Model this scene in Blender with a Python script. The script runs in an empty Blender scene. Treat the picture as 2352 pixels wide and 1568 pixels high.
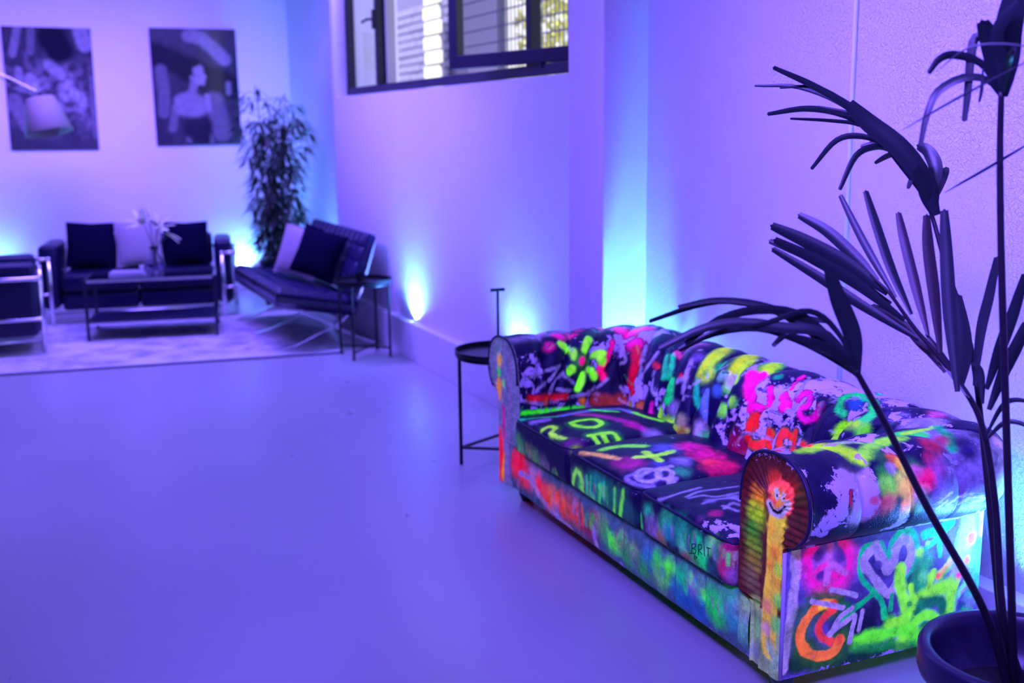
import bpy, bmesh, math, random
import numpy as np
from mathutils import Vector, Matrix
from mathutils.bvhtree import BVHTree

random.seed(7)
RNG = np.random.default_rng(11)
SC = bpy.context.scene
COL = SC.collection

# ------------------------------------------------------------------ camera
FPX, CX, CY = 2560.0, 1176.0, 784.0
CAMP = np.array([0.0, 0.0, 1.6])
# columns: image right, image down, forward (world axes: +X to the window wall, +Y to the picture wall)
RC = np.array([[0.91133, -0.08746, 0.40228],
               [-0.41153, -0.16795, 0.89578],
               [-0.01078, -0.98191, -0.18906]])
cam_data = bpy.data.cameras.new('camera')
cam = bpy.data.objects.new('camera', cam_data)
COL.objects.link(cam)
m = Matrix(((RC[0, 0], -RC[0, 1], -RC[0, 2], CAMP[0]),
            (RC[1, 0], -RC[1, 1], -RC[1, 2], CAMP[1]),
            (RC[2, 0], -RC[2, 1], -RC[2, 2], CAMP[2]),
            (0, 0, 0, 1)))
cam.matrix_world = m
cam_data.sensor_width = 36.0
cam_data.lens = 36.0 * FPX / 2352.0
cam_data.clip_start = 0.05
cam_data.dof.use_dof = True
cam_data.dof.focus_distance = 3.12
cam_data.dof.aperture_fstop = 2.2
SC.camera = cam

# ------------------------------------------------------------------ world, sun, large lights, exposure
SC.view_settings.view_transform = 'Standard'
SC.view_settings.look = 'None'
SC.view_settings.gamma = 1.0
SC.view_settings.use_curve_mapping = False
SC.view_settings.exposure = 0.32

world = bpy.data.worlds.new('world')
SC.world = world
world.use_nodes = True
bg = world.node_tree.nodes['Background']
bg.inputs['Color'].default_value = (0.80, 0.88, 1.0, 1)
bg.inputs['Strength'].default_value = 1.7

sun_d = bpy.data.lights.new('sun', 'SUN')
sun_d.energy = 9.0
sun_d.color = (1.0, 0.95, 0.75)
sun_d.angle = 0.01
sun = bpy.data.objects.new('sun', sun_d)
COL.objects.link(sun)
sun.rotation_euler = Vector((0.36, 0.30, -0.88)).to_track_quat('-Z', 'Y').to_euler()

VIOLET = (0.190, 0.100, 1.0)
def area(name, loc, size, energy, aim=(0, 0, -1), spread=180, color=VIOLET):
    d = bpy.data.lights.new(name, 'AREA')
    d.shape = 'RECTANGLE'
    d.size, d.size_y = size
    d.energy = energy
    d.color = color
    d.spread = math.radians(spread)
    o = bpy.data.objects.new(name, d)
    o.location = loc
    o.rotation_euler = Vector(aim).to_track_quat('-Z', 'Y').to_euler()
    COL.objects.link(o)
    return o
AREA_E = 140  # unseen lights added overhead for the violet ambient level
area('unseen_ceiling_fill', (0.9, 8.6, 3.5), (2.6, 0.5), AREA_E, spread=150)
area('unseen_ceiling_fill', (1.3, 4.6, 3.5), (0.5, 2.6), AREA_E * 0.17, spread=150)
WASH_E = 60  # unseen lights added to brighten and even out the walls
area('unseen_wash_fill', (-0.6, 2.4, 3.42), (2.8, 0.15), WASH_E * 1.2, (1, 0, -0.52), 58)
area('unseen_wash_fill', (-0.6, 7.0, 3.42), (2.4, 0.15), WASH_E * 0.60, (1, 0.0, -0.50), 58)
area('unseen_wash_fill', (0.6, 8.4, 3.42), (3.6, 0.15), WASH_E * 1.0, (0, 1, -0.56), 62)
area('unseen_wash_fill', (-0.3, -0.4, 3.3), (1.2, 0.3), 24, (2.5, 3.2, -2.7), 46)  # added behind the camera as frontal fill for the sofa and near wall

# ------------------------------------------------------------------ pixel helpers (2352 x 1568 frame)
def ray(px, py):
    d = RC @ np.array([(px - CX) / FPX, (py - CY) / FPX, 1.0])
    return d / np.linalg.norm(d)
def onz(px, py, z=0.0):
    r = ray(px, py); return CAMP + r * ((z - CAMP[2]) / r[2])
def onx(px, py, X):
    r = ray(px, py); return CAMP + r * (X / r[0])
def ony(px, py, Y):
    r = ray(px, py); return CAMP + r * (Y / r[1])
def atd(px, py, d):
    return CAMP + ray(px, py) * d

# ------------------------------------------------------------------ object helpers
def tag(o, label=None, cat=None, group=None, kind=None):
    if label: o['label'] = label
    if cat: o['category'] = cat
    if group: o['group'] = group
    if kind: o['kind'] = kind
    return o
def empty(name, loc=(0, 0, 0), rz=0.0, label=None, cat=None, group=None):
    o = bpy.data.objects.new(name, None)
    o.empty_display_size = 0.1
    o.location = loc
    o.rotation_euler = (0, 0, rz)
    COL.objects.link(o)
    return tag(o, label, cat, group)

class MB:
    """collects shapes; build() links them as one mesh object"""
    def __init__(s):
        s.v = []; s.f = []
    def add(s, verts, faces):
        b = len(s.v)
        s.v.extend([tuple(map(float, p)) for p in verts])
        s.f.extend([tuple(i + b for i in f) for f in faces])
        return s
    def box(s, lo, hi, bev=0.0, rot=None, seg=2):
        lo = np.array(lo, float); hi = np.array(hi, float)
        c = (lo + hi) / 2; h = (hi - lo)
        bm = bmesh.new()
        bmesh.ops.create_cube(bm, size=1.0)
        for v in bm.verts:
            v.co = Vector((v.co.x * h[0], v.co.y * h[1], v.co.z * h[2]))
        if bev > 0:
            bmesh.ops.bevel(bm, geom=bm.edges[:], offset=min(bev, 0.49 * min(abs(h))), segments=seg, profile=0.5, affect='EDGES')
        bm.verts.ensure_lookup_table()
        vs = [np.array(v.co) for v in bm.verts]
        if rot is not None:
            vs = [rot @ p for p in vs]
        s.add([p + c for p in vs], [[v.index for v in f.verts] for f in bm.faces])
        bm.free()
        return s
    def bar(s, a, b, w, h=None, bev=0.0):
        a = np.array(a, float); b = np.array(b, float)
        h = w if h is None else h
        d = b - a; L = np.linalg.norm(d); z = d / L
        up = np.array([0, 0, 1.0]) if abs(z[2]) < 0.95 else np.array([0, 1.0, 0])
        x = np.cross(up, z); x /= np.linalg.norm(x); y = np.cross(z, x)
        Rm = np.stack([x, y, z], 1)
        c = (a + b) / 2
        n = len(s.v)
        s.box((-w / 2, -h / 2, -L / 2), (w / 2, h / 2, L / 2), bev, rot=Rm)
        for i in range(n, len(s.v)):
            s.v[i] = tuple(np.array(s.v[i]) + c)
        return s
    def tube(s, pts, r, n=10, cap=True, closed=False):
        P = np.array(pts, float); k = len(P)
        rr = np.full(k, r) if np.isscalar(r) else np.array(r, float)
        T = np.gradient(P, axis=0)
        if closed:
            T = np.roll(P, -1, 0) - np.roll(P, 1, 0)
        T /= np.maximum(np.linalg.norm(T, axis=1, keepdims=True), 1e-9)
        up = np.array([0, 0, 1.0]) if abs(T[0][2]) < 0.9 else np.array([1.0, 0, 0])
        x = np.cross(T[0], up); x /= np.linalg.norm(x)
        V = []
        for i in range(k):
            x = x - T[i] * np.dot(x, T[i]); x /= np.linalg.norm(x)
            y = np.cross(T[i], x)
            for j in range(n):
                a = 2 * math.pi * j / n
                V.append(P[i] + rr[i] * (math.cos(a) * x + math.sin(a) * y))
        F = []
        for i in range(k if closed else k - 1):
            i2 = (i + 1) % k
            for j in range(n):
                j2 = (j + 1) % n
                F.append((i * n + j, i * n + j2, i2 * n + j2, i2 * n + j))
        if cap and not closed:
            F.append(tuple(range(n - 1, -1, -1)))
            F.append(tuple((k - 1) * n + j for j in range(n)))
        return s.add(V, F)
    def lathe(s, prof, c=(0, 0, 0), n=40, cap=True):
        V = []; F = []
        k = len(prof)
        for (r, z) in prof:
            for j in range(n):
                a = 2 * math.pi * j / n
                V.append((c[0] + r * math.cos(a), c[1] + r * math.sin(a), c[2] + z))
        for i in range(k - 1):
            for j in range(n):
                j2 = (j + 1) % n
                F.append((i * n + j, i * n + j2, (i + 1) * n + j2, (i + 1) * n + j))
        if cap:
            F.append(tuple(range(n - 1, -1, -1)))
            F.append(tuple((k - 1) * n + j for j in range(n)))
        return s.add(V, F)
    def ball(s, c, r, sc=(1, 1, 1), n=12):
        V = []; F = []
        m2 = n // 2
        for i in range(m2 + 1):
            t = math.pi * i / m2
            for j in range(n):
                a = 2 * math.pi * j / n
                V.append((c[0] + r * sc[0] * math.sin(t) * math.cos(a), c[1] + r * sc[1] * math.sin(t) * math.sin(a), c[2] + r * sc[2] * math.cos(t)))
        for i in range(m2):
            for j in range(n):
                F.append((i * n + j, (i + 1) * n + j, (i + 1) * n + (j + 1) % n, i * n + (j + 1) % n))
        return s.add(V, F)
    def build(s, name, mat, parent=None, smooth=False, sub=0):
        me = bpy.data.meshes.new(name)
        me.from_pydata(s.v, [], s.f)
        me.validate(verbose=False)
        if mat: me.materials.append(mat)
        if smooth:
            me.polygons.foreach_set('use_smooth', [True] * len(me.polygons))
            if smooth == 'auto':
                try: me.set_sharp_from_angle(angle=math.radians(38))
                except Exception: pass
        me.update()
        o = bpy.data.objects.new(name, me)
        COL.objects.link(o)
        if parent is not None: o.parent = parent
        if sub:
            md = o.modifiers.new('sub', 'SUBSURF'); md.levels = sub; md.render_levels = sub
        return o

def grid_faces(n, m):
    i = np.arange(n - 1)[:, None]; j = np.arange(m - 1)[None, :]
    a = (i * m + j).ravel()
    return np.stack([a, a + 1, a + m + 1, a + m], 1)
def mesh_np(name, V, F, mat, parent=None, smooth=True):
    V = np.asarray(V, np.float32); F = np.asarray(F, np.int32)
    me = bpy.data.meshes.new(name)
    me.vertices.add(len(V)); me.vertices.foreach_set('co', V.ravel())
    me.loops.add(F.size); me.loops.foreach_set('vertex_index', F.ravel())
    me.polygons.add(len(F))
    me.polygons.foreach_set('loop_start', np.arange(len(F), dtype=np.int32) * F.shape[1])
    if smooth: me.polygons.foreach_set('use_smooth', np.ones(len(F), bool))
    me.update(calc_edges=True)
    me.validate()
    if mat: me.materials.append(mat)
    o = bpy.data.objects.new(name, me)
    COL.objects.link(o)
    if parent is not None: o.parent = parent
    return o
def copy_tree(o, parent=None):
    c = o.copy(); COL.objects.link(c)
    if parent is not None:
        c.parent = parent
    for ch in list(o.children):
        copy_tree(ch, c)
    return c
def catmull(pts, n):
    P = np.array(pts, float)
    if len(P) == 2:
        t = np.linspace(0, 1, n)[:, None]
        return P[0] * (1 - t) + P[1] * t
    Q = np.vstack([2 * P[0] - P[1], P, 2 * P[-1] - P[-2]])
    out = []
    for t in np.linspace(0, len(P) - 1, n):
        i = min(int(t), len(P) - 2); u = t - i
        a, b, c, d = Q[i], Q[i + 1], Q[i + 2], Q[i + 3]
        out.append(0.5 * ((2 * b) + (c - a) * u + (2 * a - 5 * b + 4 * c - d) * u * u + (3 * b - a - 3 * c + d) * u ** 3))
    return np.array(out)

# numpy value noise ------------------------------------------------
def _hash(ix, iy, iz, seed):
    h = (ix.astype(np.int64) * 374761393 + iy.astype(np.int64) * 668265263 + iz.astype(np.int64) * 2147483647 + seed * 1274126177) & 0xffffffff
    h = ((h ^ (h >> 13)) * 1274126177) & 0xffffffff
    h = h ^ (h >> 16)
    return (h & 0xffff) / 65535.0
def vnoise(P, freq, seed=0):
    Q = np.asarray(P, float) * freq + 1000.0
    I = np.floor(Q).astype(np.int64); f = Q - I
    f = f * f * (3 - 2 * f)
    r = 0.0
    for dx in (0, 1):
        for dy in (0, 1):
            for dz in (0, 1):
                w = (f[:, 0] if dx else 1 - f[:, 0]) * (f[:, 1] if dy else 1 - f[:, 1]) * (f[:, 2] if dz else 1 - f[:, 2])
                r = r + w * _hash(I[:, 0] + dx, I[:, 1] + dy, I[:, 2] + dz, seed)
    return r
def fbm(P, freq, seed=0, octs=4):
    r = 0.0; a = 0.5; t = 0.0
    for k in range(octs):
        r = r + a * vnoise(P, freq * 2 ** k, seed + k); t += a; a *= 0.55
    return r / t
def srgb(*c):
    c = np.array(c, float) / 255.0
    return np.where(c <= 0.04045, c / 12.92, ((c + 0.055) / 1.055) ** 2.4)

# ------------------------------------------------------------------ materials
MATS = {}
def mat(name, base=(0.5, 0.5, 0.5), rough=0.5, metal=0.0, spec=0.5, bump=0.0, bscale=30.0, var=0.0, vscale=4.0, emit=None, estr=0.0, trans=0.0, ior=1.45, alpha=1.0, detail=6.0, coat=0.0):
    if name in MATS: return MATS[name]
    M = bpy.data.materials.new(name); M.use_nodes = True
    nt = M.node_tree; N = nt.nodes; L = nt.links
    b = N['Principled BSDF']
    b.inputs['Base Color'].default_value = (*base, 1)
    b.inputs['Roughness'].default_value = rough
    b.inputs['Metallic'].default_value = metal
    b.inputs['Specular IOR Level'].default_value = spec
    b.inputs['Transmission Weight'].default_value = trans
    b.inputs['IOR'].default_value = ior
    b.inputs['Coat Weight'].default_value = coat
    b.inputs['Alpha'].default_value = alpha
    if emit is not None:
        b.inputs['Emission Color'].default_value = (*emit, 1)
        b.inputs['Emission Strength'].default_value = estr
    tc = N.new('ShaderNodeTexCoord')
    n1 = N.new('ShaderNodeTexNoise'); n1.inputs['Scale'].default_value = vscale; n1.inputs['Detail'].default_value = detail
    L.new(tc.outputs['Object'], n1.inputs['Vector'])
    mx = N.new('ShaderNodeMix'); mx.data_type = 'RGBA'
    v = max(var, 0.02)
    mx.inputs['A'].default_value = (*[c * (1 - v) for c in base], 1)
    mx.inputs['B'].default_value = (*[min(1, c * (1 + v)) for c in base], 1)
    L.new(n1.outputs['Fac'], mx.inputs['Factor'])
    L.new(mx.outputs['Result'], b.inputs['Base Color'])
    if bump > 0:
        n2 = N.new('ShaderNodeTexNoise'); n2.inputs['Scale'].default_value = bscale; n2.inputs['Detail'].default_value = 8; n2.inputs['Roughness'].default_value = 0.6
        L.new(tc.outputs['Object'], n2.inputs['Vector'])
        bp = N.new('ShaderNodeBump'); bp.inputs['Strength'].default_value = min(1, bump); bp.inputs['Distance'].default_value = 0.01
        L.new(n2.outputs['Fac'], bp.inputs['Height'])
        L.new(bp.outputs['Normal'], b.inputs['Normal'])
    MATS[name] = M
    return M

def plaster(name, base, fine, coarse, fscale, rough=0.75):
    """painted plaster: trowel marks and a fine grain"""
    M = bpy.data.materials.new(name); M.use_nodes = True
    nt = M.node_tree; N = nt.nodes; L = nt.links
    b = N['Principled BSDF']; b.inputs['Roughness'].default_value = rough; b.inputs['Specular IOR Level'].default_value = 0.35
    tc = N.new('ShaderNodeTexCoord')
    a = N.new('ShaderNodeTexNoise'); a.inputs['Scale'].default_value = fscale; a.inputs['Detail'].default_value = 5; a.inputs['Roughness'].default_value = 0.62; a.inputs['Distortion'].default_value = 0.6
    c = N.new('ShaderNodeTexNoise'); c.inputs['Scale'].default_value = 3.2; c.inputs['Detail'].default_value = 8; c.inputs['Roughness'].default_value = 0.6; c.inputs['Distortion'].default_value = 0.9
    k = N.new('ShaderNodeTexNoise'); k.inputs['Scale'].default_value = 1.1; k.inputs['Detail'].default_value = 5
    for q in (a, c, k): L.new(tc.outputs['Object'], q.inputs['Vector'])
    m1 = N.new('ShaderNodeMath'); m1.operation = 'MULTIPLY'; m1.inputs[1].default_value = fine; L.new(a.outputs['Fac'], m1.inputs[0])
    m2 = N.new('ShaderNodeMath'); m2.operation = 'MULTIPLY'; m2.inputs[1].default_value = coarse; L.new(c.outputs['Fac'], m2.inputs[0])
    ad = N.new('ShaderNodeMath'); ad.operation = 'ADD'; L.new(m1.outputs[0], ad.inputs[0]); L.new(m2.outputs[0], ad.inputs[1])
    bp = N.new('ShaderNodeBump'); bp.inputs['Strength'].default_value = 1.0; bp.inputs['Distance'].default_value = 0.012
    L.new(ad.outputs[0], bp.inputs['Height']); L.new(bp.outputs['Normal'], b.inputs['Normal'])
    mx = N.new('ShaderNodeMix'); mx.data_type = 'RGBA'
    mx.inputs['A'].default_value = (*[x * 0.90 for x in base], 1); mx.inputs['B'].default_value = (*[min(1, x * 1.06) for x in base], 1)
    L.new(k.outputs['Fac'], mx.inputs['Factor']); L.new(mx.outputs['Result'], b.inputs['Base Color'])
    MATS[name] = M
    return M

plaster('plaster_near', (0.78, 0.78, 0.80), 1.3, 1.4, 85)
plaster('plaster', (0.78, 0.78, 0.80), 0.35, 0.9, 60)
plaster('plaster_far', (0.78, 0.78, 0.80), 0.10, 0.35, 30)
mat('smooth_paint', (0.76, 0.76, 0.80), 0.55, bump=0.06, bscale=14, var=0.05)
mat('ceiling_paint', (0.42, 0.42, 0.45), 0.8)
mat('grey_paint', (0.14, 0.14, 0.16), 0.8)
mat('chrome', (0.90, 0.90, 0.93), 0.22, metal=1.0)
mat('black_metal', (0.012, 0.012, 0.02), 0.35, metal=0.3)
mat('window_metal', (0.012, 0.010, 0.03), 0.45, metal=0.2)
mat('navy_leather', (0.006, 0.005, 0.050), 0.38, spec=0.5, bump=0.10, bscale=90, var=0.2)
mat('black_leather', (0.008, 0.006, 0.062), 0.34, spec=0.6, bump=0.08, bscale=120, var=0.2)
mat('dark_cloth', (0.003, 0.002, 0.026), 0.9, spec=0.1, bump=0.2, bscale=160)
mat('light_cloth', (0.46, 0.40, 0.44), 0.9, spec=0.1, bump=0.25, bscale=60, var=0.12, vscale=9)
mat('concrete', (0.05, 0.05, 0.06), 0.5)
# ================================================================== SETTING
XN, XB, XP = 2.72, 2.55, 2.488         # recessed wall, bumped-out window wall, column / ledge front
YC0, YC1, YB1, YF = 4.508, 4.855, 9.26, 11.5
ZTOP = 3.6
def struct(o, label, cat):
    return tag(o, label, cat, kind='structure')

# floor: pale poured resin
Mf = bpy.data.materials.new('resin_floor'); Mf.use_nodes = True
nt = Mf.node_tree; N = nt.nodes; L = nt.links
b = N['Principled BSDF']; b.inputs['Specular IOR Level'].default_value = 0.5
tc = N.new('ShaderNodeTexCoord')
n1 = N.new('ShaderNodeTexNoise'); n1.inputs['Scale'].default_value = 1.3; n1.inputs['Detail'].default_value = 7
n2 = N.new('ShaderNodeTexNoise'); n2.inputs['Scale'].default_value = 5.0; n2.inputs['Detail'].default_value = 9; n2.inputs['Distortion'].default_value = 1.2
L.new(tc.outputs['Object'], n1.inputs['Vector']); L.new(tc.outputs['Object'], n2.inputs['Vector'])
mx = N.new('ShaderNodeMix'); mx.data_type = 'RGBA'
mx.inputs['A'].default_value = (0.44, 0.44, 0.46, 1); mx.inputs['B'].default_value = (0.52, 0.52, 0.54, 1)
L.new(n1.outputs['Fac'], mx.inputs['Factor']); L.new(mx.outputs['Result'], b.inputs['Base Color'])
mr = N.new('ShaderNodeMapRange'); mr.inputs['To Min'].default_value = 0.24; mr.inputs['To Max'].default_value = 0.36
L.new(n2.outputs['Fac'], mr.inputs['Value']); L.new(mr.outputs['Result'], b.inputs['Roughness'])
struct(MB().box((-6, -3, -0.1), (XN + 0.4, YF + 0.3, 0)).build('floor', Mf), 'pale seamless resin floor', 'floor')
struct(MB().box((-6, -3, ZTOP), (XN + 0.4, YF + 0.3, ZTOP + 0.1)).build('ceiling', MATS['ceiling_paint']), 'plain grey ceiling above the lounge', 'ceiling')
struct(MB().box((-6.1, -3, 0), (-6, YF + 0.3, ZTOP)).build('wall_left', MATS['grey_paint']), 'plain grey wall left of the lounge', 'wall')
struct(MB().box((-6, -3.1, 0), (XN + 0.4, -3, ZTOP)).build('wall_back', MATS['grey_paint']), 'plain grey wall behind the viewer', 'wall')
struct(MB().box((-6, YF, 0), (XN + 0.4, YF + 0.3, ZTOP)).build('wall_far', MATS['plaster_far']), 'white plaster wall hung with two large photographs', 'wall')

w = MB()
w.box((XN, -3, 0), (XN + 0.38, YC0, ZTOP))
w.box((XN, YB1, 0), (XN + 0.38, YF, ZTOP))
struct(w.build('wall_right', MATS['plaster_near']), 'rough white plaster wall behind the graffiti sofa', 'wall')
w = MB()
SILL = 1.865
w.box((XB, YC1, 0), (XN + 0.38, YB1, SILL - 0.012))
# splayed sill
w.add([(XB, YC1, SILL - 0.012), (XB, YB1, SILL - 0.012), (XN + 0.38, YB1, SILL - 0.012), (XN + 0.38, YC1, SILL - 0.012),
       (XB, YC1, SILL - 0.012), (XB, YB1, SILL - 0.012), (XN + 0.38, YB1, SILL + 0.03), (XN + 0.38, YC1, SILL + 0.03)],
      [(0, 1, 2, 3), (4, 7, 6, 5), (0, 4, 5, 1), (2, 6, 7, 3), (0, 3, 7, 4), (1, 5, 6, 2)])
w.box((XB, 9.17, SILL - 0.012), (XN + 0.38, YB1, ZTOP))
w.box((XB, YC1, 3.25), (XN + 0.38, 9.17, ZTOP))
struct(w.build('wall_window_bay', MATS['plaster']), 'white plaster wall below the black window', 'wall')
struct(MB().box((XP, YC0, 0), (XN + 0.38, YC1, ZTOP), bev=0.008).build('wall_column', MATS['plaster_far']), 'square plaster column beside the window', 'column')

w = MB().box((XN - 0.075, -3, 0), (XN, YC0, 0.187), bev=0.004)
struct(w.build('baseboard_right', MATS['smooth_paint']), 'low painted ledge along the wall behind the sofa', 'baseboard')
w = MB().box((XP, YC1, 0), (XB, YB1, 0.265), bev=0.004)
struct(w.build('baseboard_bay', MATS['smooth_paint']), 'low painted ledge under the window wall', 'baseboard')
w = MB().box((XN - 0.075, YB1, 0), (XN, YF, 0.19), bev=0.004).box((-6, YF - 0.075, 0), (XN - 0.075, YF, 0.19), bev=0.004)
struct(w.build('baseboard_far', MATS['smooth_paint']), 'low painted ledge along the picture wall', 'baseboard')

# conduit on the near wall: a vertical pipe with clips
cd = empty('trim_1', (XN - 0.006, 2.993 * XN / 2.6, 0), label='white vertical conduit pipe on the rough wall', cat='pipe')
cd['kind'] = 'structure'
MB().tube([(0, 0, 0.187), (0, 0, ZTOP)], 0.009, 12).build('pipe', mat('conduit_white', (0.7, 0.7, 0.74), 0.4), cd, smooth=True)
for z in (0.6, 1.45, 2.35, 3.1):
    MB().tube([(0, 0, z - 0.008), (0, 0, z + 0.008)], 0.0115, 12).build('clip', MATS['conduit_white'], cd, smooth=True)

# ------------------------------------------------------------------ window
XW = 2.66
wroot = empty('window_1', (0, 0, 0), label='black metal window with one sash swung open', cat='window')
wroot['kind'] = 'structure'
Y0, Y1, Z0, Z1 = YC1 + 0.01, 9.10, SILL + 0.005, 3.22
fr = MB()
fr.box((XW - 0.02, Y0, Z0), (XW + 0.05, Y1 + 0.05, Z0 + 0.055), 0.004)
fr.box((XW - 0.02, Y0, Z1 - 0.055), (XW + 0.05, Y1 + 0.05, Z1), 0.004)
fr.box((XW - 0.02, Y1, Z0), (XW + 0.05, Y1 + 0.05, Z1), 0.004)
fr.box((XW - 0.02, Y0, Z0), (XW + 0.05, Y0 + 0.05, Z1), 0.004)
fr.build('window_frame', MATS['window_metal'], wroot)
YM = onx(872, 100, XW)[1]
MB().box((XW - 0.03, YM - 0.028, Z0 + 0.05), (XW + 0.05, YM + 0.028, Z1 - 0.05), 0.004).build('mullion', MATS['window_metal'], wroot)
YM2 = 5.63
MB().box((XW - 0.02, YM2 - 0.028, Z0 + 0.05), (XW + 0.05, YM2 + 0.028, Z1 - 0.05), 0.004).build('mullion', MATS['window_metal'], wroot)
MB().box((XW + 0.0, YM + 0.026, Z0 + 0.05), (XW + 0.012, YM + 0.04, Z1 - 0.05)).build('daylit_strip', mat('daylit_tan', (0.45, 0.40, 0.42), 0.5), wroot)
MB().box((XW + 0.03, YM - 0.075, Z0 + 0.05), (XW + 0.10, YM - 0.055, Z1 - 0.05)).build('daylit_strip', MATS['daylit_tan'], wroot)  # daylight on the frame reveal, put in as a pale strip

Mg = bpy.data.materials.new('window_glass'); Mg.use_nodes = True
nt = Mg.node_tree; N = nt.nodes; L = nt.links
for q in list(N):
    if q.type == 'BSDF_PRINCIPLED': N.remove(q)
out = [q for q in N if q.type == 'OUTPUT_MATERIAL'][0]
tr = N.new('ShaderNodeBsdfTransparent'); tr.inputs['Color'].default_value = (0.94, 0.95, 0.98, 1)
gl = N.new('ShaderNodeBsdfGlossy'); gl.inputs['Roughness'].default_value = 0.03
lwn = N.new('ShaderNodeLayerWeight'); lwn.inputs['Blend'].default_value = 0.5
pw = N.new('ShaderNodeMath'); pw.operation = 'POWER'; pw.inputs[1].default_value = 4.0; L.new(lwn.outputs['Facing'], pw.inputs[0])
fz = N.new('ShaderNodeMath'); fz.operation = 'MULTIPLY_ADD'; fz.inputs[1].default_value = 0.6; fz.inputs[2].default_value = 0.035; L.new(pw.outputs[0], fz.inputs[0])
ms = N.new('ShaderNodeMixShader')
L.new(fz.outputs[0], ms.inputs[0]); L.new(tr.outputs[0], ms.inputs[1]); L.new(gl.outputs[0], ms.inputs[2]); L.new(ms.outputs[0], out.inputs['Surface'])
MATS['window_glass'] = Mg
MB().box((XW + 0.012, YM + 0.02, Z0 + 0.05), (XW + 0.018, Y1 + 0.01, Z1 - 0.05)).build('pane', Mg, wroot)
# handle on the mullion
h = MB().box((XW - 0.055, YM - 0.02, 2.33), (XW - 0.028, YM + 0.02, 2.47), 0.006)
h.tube([(XW - 0.05, YM, 2.40), (XW - 0.09, YM + 0.02, 2.40), (XW - 0.10, YM + 0.11, 2.385)], 0.010, 8)
h.build('window_handle', MATS['window_metal'], wroot, smooth='auto')
# sash swung into the room, hinged at the column end
zb = 1.93
A = np.array(onz(1040, 160, zb)); Bp = np.array(onz(1303, 140, zb))
dv = (Bp - A); dv[2] = 0; Ls = np.linalg.norm(dv); dv /= Ls
ang = math.atan2(dv[1], dv[0])
sroot = bpy.data.objects.new('window_sash', None); COL.objects.link(sroot); sroot.parent = wroot
sroot.location = (A[0], A[1], zb); sroot.rotation_euler = (0, 0, ang)
sroot.empty_display_size = 0.1
LS = Ls + 0.12; ST = 0.075; HS = 1.22
MB().box((0, -0.028, 0), (ST, 0.028, HS), 0.005).build('sash_stile', MATS['window_metal'], sroot)
MB().box((LS - ST, -0.028, 0), (LS, 0.028, HS), 0.005).build('sash_stile', MATS['window_metal'], sroot)
MB().box((ST, -0.028, 0), (LS - ST, 0.028, ST), 0.005).build('sash_rail', MATS['window_metal'], sroot)
MB().box((ST, -0.028, HS - ST), (LS - ST, 0.028, HS), 0.005).build('sash_rail', MATS['window_metal'], sroot)
MB().box((ST - 0.005, -0.004, ST - 0.005), (LS - ST + 0.005, 0.004, HS - ST + 0.005)).build('pane', Mg, sroot)
MB().tube([(0.72 * LS, 0, -0.03), (0.72 * LS, 0, 0.0)], 0.02, 10).build('hinge', MATS['window_metal'], sroot, smooth='auto')

# ------------------------------------------------------------------ outside: brick house, paving, grille, sunlit hedge
oy = 0.0
yard = MB().box((XN + 0.38, -3, 0.9), (9.0, 22, 1.0)).build('ground_yard', mat('yard', (0.35, 0.33, 0.32), 0.9))
struct(yard, 'pale yard paving outside the window', 'ground')
XO = 4.3
house = empty('brick_house', (XO + 0.2, 12.2, 1.0), label='pale brick house wall seen through the open window', cat='building')
MB().box((-0.17, -1.25, 0), (0.3, 4.2, 3.4)).build('mortar_wall', mat('mortar', (0.13, 0.115, 0.32), 0.9), house)
brickm = mat('brick_pale', (0.20, 0.18, 0.44), 0.85, var=0.18, vscale=3, bump=0.2, bscale=30)
bl = MB().box((-0.02, -0.115, -0.036), (0.02, 0.115, 0.036), 0.005, seg=1)
bo = bl.build('brick', brickm, house)
bo.location = (-0.19, -1.1, 0.9)
first = True
for r in range(12):
    for c in range(21):
        y = -1.1 + c * 0.245 + (0.12 if r % 2 else 0)
        z = 0.90 + r * 0.088
        o = bo if first else bo.copy()
        if not first: COL.objects.link(o)
        first = False
        o.location = (-0.19 + random.uniform(-0.006, 0.006), y, z)
# red-brown house corner, left pane
gate = empty('brick_pier', (3.75, 13.3, 1.0), label='warm pinkish brick pier outside the left pane', cat='pier')
pb = MB().box((-0.10, -0.115, -0.036), (0.10, 0.115, 0.036), 0.005, seg=1)
pm = mat('brick_pink', (0.75, 0.50, 0.47), 0.85, var=0.15)
p0 = pb.build('brick', pm, gate)
for k in range(26):
    o = p0 if k == 0 else p0.copy()
    if k: COL.objects.link(o)
    o.location = (0, 0.0 if k % 2 else 0.012, 0.04 + k * 0.083)
MB().box((-0.085, -0.105, 0), (0.085, 0.105, 2.2)).build('mortar_core', MATS['mortar'], gate)

# steel grating fence
fence = empty('grating_fence', (3.3, 6.6, 1.0), label='steel grating fence seen through the swung sash', cat='fence')
gm = mat('galvanised', (0.16, 0.16, 0.20), 0.5, metal=0.6)
vb = MB().box((-0.002, -0.007, 0), (0.002, 0.007, 2.0)).build('grating_bar', gm, fence)
for k in range(32):
    o = vb if k == 0 else vb.copy()
    if k: COL.objects.link(o)
    o.location = (0, -0.35 + k * 0.062, 0)
hb = MB().box((-0.003, -0.36, -0.005), (0.003, 1.60, 0.005)).build('grating_crossbar', gm, fence)
for k in range(18):
    o = hb if k == 0 else hb.copy()
    if k: COL.objects.link(o)
    o.location = (0.006, 0, 0.15 + k * 0.105)
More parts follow.
